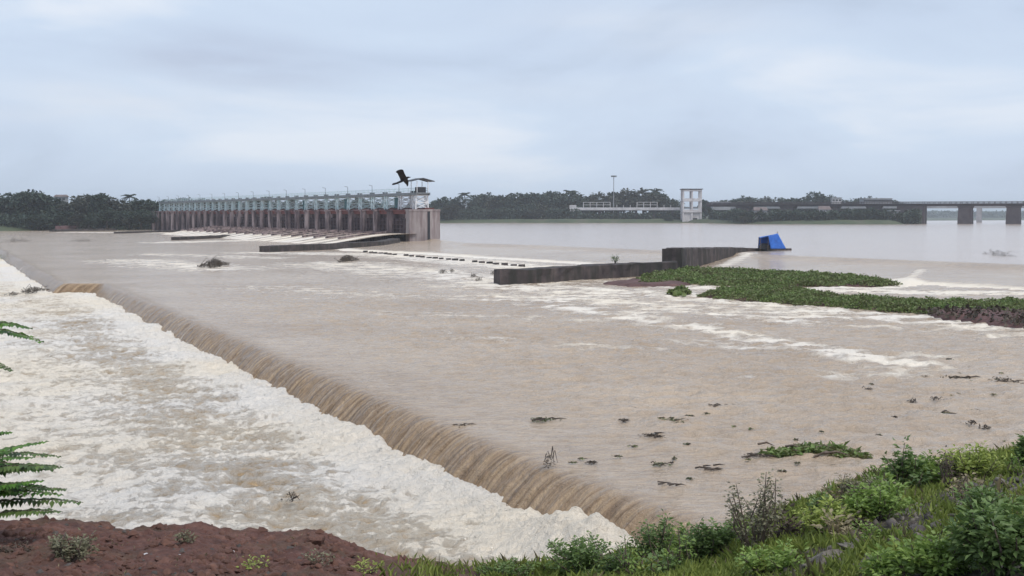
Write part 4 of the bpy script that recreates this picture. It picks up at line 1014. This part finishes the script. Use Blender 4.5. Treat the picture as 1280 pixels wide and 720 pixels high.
def edge_rel(x, y):
    rad, _ = bank_edge(np.arctan2(x, y)); return rad - np.hypot(x, y)
def gpred(px, x, y):                                # green slope along the right bank edge
    e_ = edge_rel(x, y)
    bare = ss(0.05, 0.35, fbm(x / 1.3, y / 1.3, 131, 3) + 0.35 * ss(1.2, 2.6, e_) * ss(3.9, 2.6, e_))
    a, b = bank_pt(985, 716), bank_pt(1275, 600)
    dx, dy = b.x - a.x, b.y - a.y; t = np.clip(((x - a.x) * dx + (y - a.y) * dy) / (dx * dx + dy * dy), 0, 1)
    band = np.hypot(x - a.x - t * dx, y - a.y - t * dy) + 0.35 * fbm(x / 0.7, y / 0.7, 139, 3)
    return ss(440, 720, px) * ss(-2.4, -0.2, e_) * (1 - 0.6 * bare) * np.where(px > 600, 1, 0.6) * (0.12 + 0.88 * ss(0.3, 0.65, band))
blades('grass', 'fresh green grass along the right bank edge', 170000, gpred, (0.08, 0.27), (0.006, 0.013), 'grass')
blades('dry_grass', 'dry straw grass mixed into the right bank', 14000, lambda px, x, y: gpred(px, x, y) * ss(.0, .3, fbm(x / 1.1, y / 1.1, 133, 2)), (0.12, 0.34), (0.004, 0.009), 'drygrass')
blades('grass_tufts', 'sparse short grass on the red earth', 6000, lambda px, x, y: ss(520, 300, px) * ss(0.08, 0.4, fbm(x / 0.8, y / 0.8, 137, 3)) * ss(-.3, .2, edge_rel(x, y)) * 0.9, (0.05, 0.14), (0.006, 0.012), 'drygrass')

# stones and clods
ROCKS = []
mr = simple('grey_stone', (0.045, 0.040, 0.034), (0.22, 0.195, 0.165), 2.2, 0.9, 0.6, 0.02)
mr2 = simple('purple_stone', (0.035, 0.031, 0.030), (0.13, 0.11, 0.10), 2.2, 0.9, 0.6, 0.02)
mrr = simple('red_clod', (0.055, 0.026, 0.02), (0.17, 0.085, 0.062), 6.0, 0.95, 0.7, 0.02)
def rock_me(seed, m_, nm):
    bm = bmesh.new(); bmesh.ops.create_icosphere(bm, subdivisions=2, radius=1)
    r = np.random.default_rng(seed); pl_n = r.normal(size=(14, 3)); pl_n /= np.linalg.norm(pl_n, axis=1, keepdims=True); off = r.uniform(0.42, 0.85, 14)
    for v in bm.verts:
        c = np.array(v.co)
        for n_, o_ in zip(pl_n, off):
            k = c @ n_ - o_
            if k > 0: c -= n_ * k * 0.92
        v.co = c * [1.1, 0.8, 0.55] + r.normal(size=3) * 0.03
    me = bpy.data.meshes.new(nm); bm.to_mesh(me); bm.free(); me.materials.append(m_); return me
RK = [rock_me(300 + k, mr if k % 2 else mr2, 'stone') for k in range(6)]; CL = [rock_me(320 + k, mrr, 'clod') for k in range(4)]
def put_rock(px, py, wpx, label, group, pool, name='stone', cat='stone', z=None):
    p = bank_pt(px, py); s = wpx * p.y / F0 / 2
    o = inst(name, random.choice(pool), None, (p.x, p.y, p.z + s * 0.12), random.uniform(0, 6.28), (s, s * random.uniform(.8, 1.2), s * random.uniform(.7, 1.2)))
    o.rotation_euler = (random.uniform(-.3, .3), random.uniform(-.3, .3), o.rotation_euler[2])
    return tag(o, label, cat, group)
BIG = [(1032, 700, 60, 'largest purple grey slab at the foot of the right bank'), (1065, 690, 48, 'tilted grey slab beside the largest purple slab'), (1108, 642, 40, 'flat dark stone under the green slope'),
       (1146, 668, 44, 'dark blue grey boulder in the middle of the rubble'), (1178, 662, 46, 'brownish boulder right of the dark boulder'), (1196, 650, 34, 'pale slab leaning on the brownish boulder'),
       (1206, 634, 36, 'flat pale stone in the rubble band'), (1254, 606, 34, 'grey stone high on the right bank'), (1268, 612, 24, 'small dark stone beside the high grey stone'), (1010, 712, 36, 'dark stone at the bottom edge of the rubble'),
       (1090, 702, 30, 'small pale stone left of the bottom right weeds'), (896, 694, 34, 'reddish flat stone under the dark shrub'), (1215, 622, 28, 'reddish stone at the upper end of the rubble band')]
for px, py, wp, lb in BIG: put_rock(px, py, wp, lb, 'stones on the right bank', RK)
for k in range(90):
    f = random.random(); px = 990 + f * 290 + random.gauss(0, 26); py = 715 - f * 118 + random.gauss(0, 17)
    if py > 719: continue
    put_rock(px, py, random.uniform(8, 30), 'small grey stone in the rubble band of the right bank', 'small stones in the rubble band', RK)
for k in range(110):
    px = random.uniform(5, 440); py = random.uniform(672 if px < 320 else 695, 718)
    put_rock(px, py, random.uniform(5, 20), 'reddish clod of earth on the foreground bank', 'red clods on the left bank', CL, 'earth_clod', 'clod')
for px, py, wp in ((182, 693, 7), (226, 695, 7), (292, 690, 9), (268, 706, 8)): put_rock(px, py, wp, 'small pale pebble on the red earth', 'pale pebbles on the red earth', [rock_me(400, M['plaster'], 'pebble')], 'pebble', 'pebble')
put_rock(392, 678, 34, 'red lump of earth on the edge of the foreground bank', None, CL, 'earth_clod', 'clod')
put_rock(30, 652, 20, 'dark brown stump of earth under the feathery leaves', None, CL, 'earth_clod', 'clod')

def crumbs(name, label, n_, pred, size, m_):
    px, x, y = scatter(n_, pred); z = bank_z(x, y); n_ = len(x)
    sz = size[0] + (size[1] - size[0]) * rng.random(n_) ** 4
    oc = np.array([(1, 0, 0), (-.3, .9, 0), (-.5, -.8, .1), (.3, .3, .7), (-.4, 0, .6), (0.2, -.5, .5)])
    ang = rng.uniform(0, 6.28, n_); ca, sa = np.cos(ang)[:, None], np.sin(ang)[:, None]
    o = oc[None] * rng.uniform(.6, 1.3, (n_, 6, 3)) * sz[:, None, None]
    V = np.stack([o[..., 0] * ca - o[..., 1] * sa + x[:, None], o[..., 0] * sa + o[..., 1] * ca + y[:, None], o[..., 2] + z[:, None]], -1).reshape(-1, 3)
    Fq = np.array([(0, 1, 3), (1, 4, 3), (1, 2, 4), (2, 5, 4), (2, 0, 5), (0, 3, 5), (3, 4, 5)])
    Fq = (np.arange(n_)[:, None, None] * 6 + Fq[None]).reshape(-1, 3)
    return tag(inst(name, np_mesh(name, V, Fq, m_, False)), label, 'earth', kind='stuff')
crumbs('soil_crumbs', 'loose red crumbs of earth over the foreground bank', 15000, lambda px, x, y: ss(560, 420, px) * ss(-.5, .1, edge_rel(x, y)) * (0.35 + 0.9 * fbm(x / .7, y / .7, 151, 3)), (0.008, 0.07), mrr)
crumbs('dark_crumbs', 'dark crumbs and chips among the red earth', 4000, lambda px, x, y: ss(560, 420, px) * ss(-.5, .1, edge_rel(x, y)) * (0.2 + 1.2 * fbm(x / .9, y / .9, 153, 3)), (0.006, 0.045), mr2)
crumbs('rubble_chips', 'broken stone chips between the stones of the right bank', 5000, lambda px, x, y: ss(900, 1020, px) * (1 - gpred(px, x, y)) * 0.8 * ss(-.3, .2, edge_rel(x, y)), (0.01, 0.07), mr)

# plants
def plant(label, px, py, hpx, wpx, m_leaf, n_stem, n_leaf, ls, m_stem='twig', name='shrub', cat='shrub', droop=0.2, up=0.5, group=None, low=0.25):
    p = bank_pt(px, py); k = p.y / F0; h_, w_ = hpx * k, wpx * k
    t = thing(name, label, cat, (p.x, p.y, p.z - 0.03), 0, group)
    g = MB(); P, D, Tn = [], [], []; ls *= 0.66; n_leaf = int(n_leaf * 2.0)
    r = random.Random(int(px * 31 + py)); 
    for s in range(n_stem):
        a_ = r.uniform(0, 6.28); rad = math.sqrt(r.random()) * w_ / 2; hh = h_ * r.uniform(0.55, 1.0) * (1 - 0.35 * (rad / (w_ / 2 + 1e-6)) ** 2)
        b0 = Vector((math.cos(a_) * rad * .25, math.sin(a_) * rad * .25, 0)); tpv = Vector((math.cos(a_) * rad, math.sin(a_) * rad, hh))
        md = b0.lerp(tpv, .5) + Vector((r.gauss(0, .04), r.gauss(0, .04), hh * .08)) * 1.0
        g.tube([b0, md, tpv], [0.008 + h_ * .004, 0.006 + h_ * .002, 0.003], 4)
        nl = max(3, n_leaf // n_stem); tb = r.uniform(0, .4)
        for j in range(nl):
            f = low + (1 - low) * (j + r.random()) / nl
            q_ = (b0.lerp(md, f * 2) if f < .5 else md.lerp(tpv, f * 2 - 1))
            aa = r.uniform(0, 6.28); d = Vector((math.cos(aa), math.sin(aa), r.gauss(up - .3, .35)))
            off_ = d * ls * r.uniform(0.1, 1.2)
            P.append(q_ + off_); D.append(d); Tn.append(min(1, max(0, tb + .2 + .4 * f + r.gauss(0, .12))))
    g.build('stem', M[m_stem], t)
    inst('foliage', leaf_mesh('foliage', P, D, np.array([ls * r.uniform(.6, 1.25) for _ in P]), np.array([ls * r.uniform(.35, .6) for _ in P]), M[m_leaf], droop, tint=np.array(Tn)), t)
    return t
for a_ in [('dry twiggy shrub with sparse brown leaves above the slope', 945, 690, 118, 78, 'greyleaf', 20, 560, 0.07),
           ('dark leafy shrub left of the dry twiggy shrub', 880, 705, 70, 80, 'shrub', 16, 900, 0.09),
           ('low green bush hiding the weir end', 740, 718, 56, 130, 'shrub', 26, 1100, 0.08),
           ('small bush with thin stems between weir and dark shrub', 825, 706, 74, 60, 'shrub', 14, 500, 0.075),
           ('tall broad leaved weed standing against the river', 1128, 612, 66, 56, 'shrub', 10, 260, 0.12),
           ('leafy weed group right of the tall broad leaved weed', 1165, 606, 58, 60, 'bright', 12, 360, 0.10),
           ('grey dusty bush beside the weed raft', 1085, 628, 46, 70, 'greyleaf', 18, 500, 0.07),
           ('yellow green bush on the upper slope', 1215, 600, 52, 76, 'grass', 16, 520, 0.09),
           ('dark leafy weed at the right frame edge', 1272, 590, 60, 60, 'shrub', 12, 360, 0.12),
           ('bright green weeds in the middle of the green slope', 1100, 650, 60, 90, 'bright', 18, 700, 0.09),
           ('light green weed on the lower green slope', 1040, 668, 50, 90, 'grass', 18, 600, 0.09),
           ('dense dark broad leaved plant in the bottom right corner', 1252, 716, 110, 120, 'shrub', 26, 1500, 0.095),
           ('bright leaved plant left of the corner plant', 1172, 719, 66, 90, 'bright', 18, 800, 0.085),
           ('low bright weed at the bottom edge beside the slabs', 1110, 722, 42, 70, 'bright', 14, 420, 0.075),
           ('pale green weeds at the bottom between shrub and slabs', 960, 716, 44, 100, 'bright', 18, 600, 0.075),
           ('dark weeds climbing the right bank', 1238, 655, 58, 80, 'shrub', 16, 600, 0.09),
           ('grassy green tuft at the bottom left of the weir bush', 640, 722, 26, 90, 'shrub', 16, 420, 0.06),
           ('rust brown dry weed among the slope grass', 1190, 604, 36, 40, 'litter', 12, 260, 0.07),
           ('small low leafy plant on the red earth', 85, 700, 42, 66, 'greyleaf', 16, 420, 0.06)]:
    plant(*a_)
for k in range(34):
    f = random.random(); px = 600 + f * 690; ye = float(np.interp(px, PXK, YEK)); py = min(719, ye + random.uniform(6, 95) * (0.3 + f))
    if py > 718 and random.random() < .5: continue
    mm = random.choice(['grass', 'bright', 'shrub', 'greyleaf', 'drygrass', 'bright', 'litter'])
    plant('straggling %s weed among the grass of the right bank' % {'grass': 'yellow green', 'bright': 'bright green', 'shrub': 'dark green', 'greyleaf': 'dusty grey', 'drygrass': 'straw coloured', 'litter': 'dead brown'}[mm], px, py, random.uniform(24, 62), random.uniform(22, 62), mm, random.randint(3, 8), random.randint(30, 110), random.uniform(.05, .11), group='straggling weeds on the right bank: ' + {'grass': 'yellow green', 'bright': 'bright green', 'shrub': 'dark green', 'greyleaf': 'dusty grey', 'drygrass': 'straw coloured', 'litter': 'dead brown'}[mm], name='weed_plant', cat='weed', up=random.uniform(.3, .9), low=.1)
for px, py, hh, ww, mm, lb in ((230, 676, 16, 26, 'greyleaf', 'tiny grey green weed at the crest of the red earth'), (318, 712, 24, 40, 'grass', 'small yellow green weed low on the red earth'), (400, 706, 26, 44, 'greyleaf', 'dusty weed near the right end of the red earth'), (20, 690, 20, 30, 'litter', 'dead brown sprig at the left end of the red earth'), (455, 716, 26, 40, 'grass', 'green tuft where the red earth meets the grass')):
    plant(lb, px, py, hh, ww, mm, 7, 90, .05, name='weed_plant', cat='weed')
for px, hh, ww, mm, lb in ((1400, 90, 110, 'shrub', 'dark leafy shrub on the bank just beyond the right edge'), (1520, 70, 120, 'bright', 'bright bush farther along the right bank'), (1650, 100, 110, 'greyleaf', 'dusty bush far along the right bank')):
    plant(lb, px, 690, hh, ww, mm, 18, 500, .1)
plant('single yellow dead leafed sprig among the rubble', 1065, 676, 22, 20, 'drygrass', 5, 30, 0.08)

# feathery tree whose branches enter from the left
rootp = Vector((-7.4, 12.6, float(bank_z(np.array(-7.4), np.array(12.6))))) 
ft = thing('feathery_sapling', 'sapling with feathery leaves reaching in from the left edge', 'sapling', rootp)
g = MB(); g.tube([(0, 0, -.2), (0.1, 0, 1.0), (0.05, .1, 2.0), (0.2, 0, 3.0)], [.05, .042, .03, .015], 8); g.build('trunk', M['bark'], ft)
def frond(base, tip, sag, wid, n_=15, tw=0.0, dark=False):
    base, tip = Vector(base) - rootp, Vector(tip) - rootp
    md = base.lerp(tip, .5) + Vector((0, 0, sag)); pts = []
    for i in range(n_ + 1):
        f = i / n_; pts.append(base.lerp(md, f).lerp(md.lerp(tip, f), f))
    g = MB(); g.tube(pts, [0.006 * (1 - .7 * i / n_) for i in range(n_ + 1)], 5); st_ = g.build('leaf_stalk', M['twig'], ft)
    P, D, U_, Lg = [], [], [], []
    for i in range(1, n_ + 1):
        d = (pts[i] - pts[i - 1]).normalized(); side = d.cross(Vector((0, tw, 1))).normalized()
        for s in (-1, 1):
            for sub in (0, 0.5):
                P.append(pts[i - 1].lerp(pts[i], sub)); D.append(side * s + d * .45 + Vector((0, 0, -.25 + random.gauss(0, .12)))); U_.append((0, 0, 1))
                Lg.append(wid * 1.45 * math.sin(math.pi * (0.12 + .8 * (i - sub) / n_)) * random.uniform(.8, 1.1))
    Lg = np.array(Lg); D = np.array([tuple(v) for v in D]); P = np.array([tuple(v) for v in P])
    tw_ = MB(); z_ = min(2.9, max(.3, base.z - .25)); tw_.tube([(0.07, 0, z_), Vector((.07, 0, z_)).lerp(base, .5) + Vector((0, 0, .06)), base], [.013, .009, .006], 5); tw_.build('twig', M['twig'], st_)
    inst('leaflets', leaf_mesh('leaflets', P, D, Lg, np.full(len(P), 0.05), M['shrub' if dark else 'pinnate'], .15, np.array(U_) + rng.normal(size=(len(U_), 3)) * .15), st_)
def q(px, py, d): return atd(px, py, d)
for k in range(22):
    a_ = k * 2.4; z_ = random.uniform(.9, 3.0); b_ = rootp + Vector((.1 + .18 * math.cos(a_), .18 * math.sin(a_), z_)); r_ = random.uniform(.5, .95)
    frond(b_, b_ + Vector((math.cos(a_) * r_ * (.5 if math.cos(a_) > 0 else 1), math.sin(a_) * r_, random.uniform(-.2, .25))), random.uniform(.08, .2), random.uniform(.08, .11), 13, dark=random.random() < .5)
for k in range(12):
    y0 = random.uniform(575, 650); tx = random.uniform(5, 80); frond(q(-70, y0, 11.6), q(tx, y0 - random.uniform(5, 30) + tx * .1, random.uniform(11.2, 11.9)), random.uniform(.05, .12), random.uniform(.08, .11), 15, dark=random.random() < .45)
for b_, t_, sg, wd_, dk in [((-70, 405, 11.6), (40, 411, 11.4), .10, .085, 0), ((-70, 408, 11.8), (54, 428, 11.5), .12, .085, 0), ((-70, 430, 11.0), (16, 464, 10.8), .04, .06, 1),
                            ((-80, 590, 11.8), (60, 552, 11.3), .09, .10, 0), ((-60, 560, 11.7), (14, 540, 11.9), .08, .09, 0), ((-80, 580, 12.0), (44, 572, 11.8), .05, .08, 0),
                            ((-80, 625, 11.4), (56, 601, 11.2), .07, .10, 0), ((-80, 640, 11.6), (104, 628, 11.4), .13, .12, 1), ((-60, 655, 11.5), (78, 640, 11.2), .12, .11, 1), ((-60, 620, 11.3), (84, 612, 11.5), .1, .10, 1), ((-60, 600, 11.9), (30, 620, 11.5), .09, .11, 1)]:
    frond(q(*b_), q(*t_), sg, wd_, 17, dark=bool(dk))
g = MB(); 
for b_ in ((-70, 405, 11.7), (-80, 590, 11.8), (-80, 632, 11.5)):
    e_ = q(*b_) - rootp; g.tube([(0.08, 0, max(.3, e_.z - .6)), Vector((.08, 0, e_.z)).lerp(e_, .5), e_], [.02, .014, .008], 6)
g.build('branch', M['bark'], ft)

# ------------------------------------------------------------------ black bird in flight
D0 = 55.0; bc = atd(505, 223, D0)
bm_ = MB(); kx = 1.15 * D0 / F0
def bp(px, py, dy=0): return Vector(((px - 505) * kx, dy, -(py - 223) * kx))
bm_.tube([bp(512.5, 221.6, .02), bp(511, 221.8), bp(509.5, 221.8), bp(508, 222.6), bp(505, 224.4), bp(501, 226.6), bp(497, 228.2), bp(493.5, 229.2)], [.006, .022, .042, .055, .066, .05, .04, .045], 8)
def wing(pts, th):
    n_ = len(pts); vs = [p + Vector((0, -th, 0)) for p in pts] + [p + Vector((0, th, 0)) for p in pts]
    bm_.add(vs, [tuple(range(n_)), tuple(range(2 * n_ - 1, n_ - 1, -1))] + [(i, (i + 1) % n_, n_ + (i + 1) % n_, n_ + i) for i in range(n_)])
wing([bp(508.5, 222.5, -.05), bp(506.5, 218.5, -.25), bp(505, 214.0, -.4), bp(503, 213.6, -.42), bp(501.6, 213.8, -.42), bp(499.0, 214.6, -.42), bp(496.8, 216.5, -.4), bp(498.5, 217.6, -.33), bp(500, 221, -.18), bp(501.5, 225.5, -.03)], .012)
wing([bp(508.5, 222.8, .05), bp(509.6, 226, .2), bp(508.9, 230.5, .33), bp(507.6, 231.6, .34), bp(506.8, 229.5, .3), bp(505, 227.5, .15), bp(503.5, 225.6, .04)], .012)
wing([bp(497.5, 227.3), bp(493, 228.2), bp(492, 229.4), bp(492.6, 230.3), bp(497, 229.3)], .03)
tag(bm_.build('bird', M['crow'], loc=bc), 'black bird flying with raised wings above the hoist walkway', 'bird')

# ------------------------------------------------------------------ air
mh = bpy.data.materials.new('haze'); mh.use_nodes = True; N = mh.node_tree.nodes; L = mh.node_tree.links; N.clear()
o_ = N.new('ShaderNodeOutputMaterial'); v_ = N.new('ShaderNodeVolumePrincipled'); L.new(v_.outputs[0], o_.inputs['Volume'])
v_.inputs['Color'].default_value = (0.86, 0.92, 1.0, 1); v_.inputs['Density'].default_value = 0.00017; v_.inputs['Anisotropy'].default_value = 0.2
hz = MB(); hz.box(-9500, 9500, -3500, 14500, -5, 60)
tag(hz.build('haze', mh), 'thin damp haze over the river', kind='stuff')
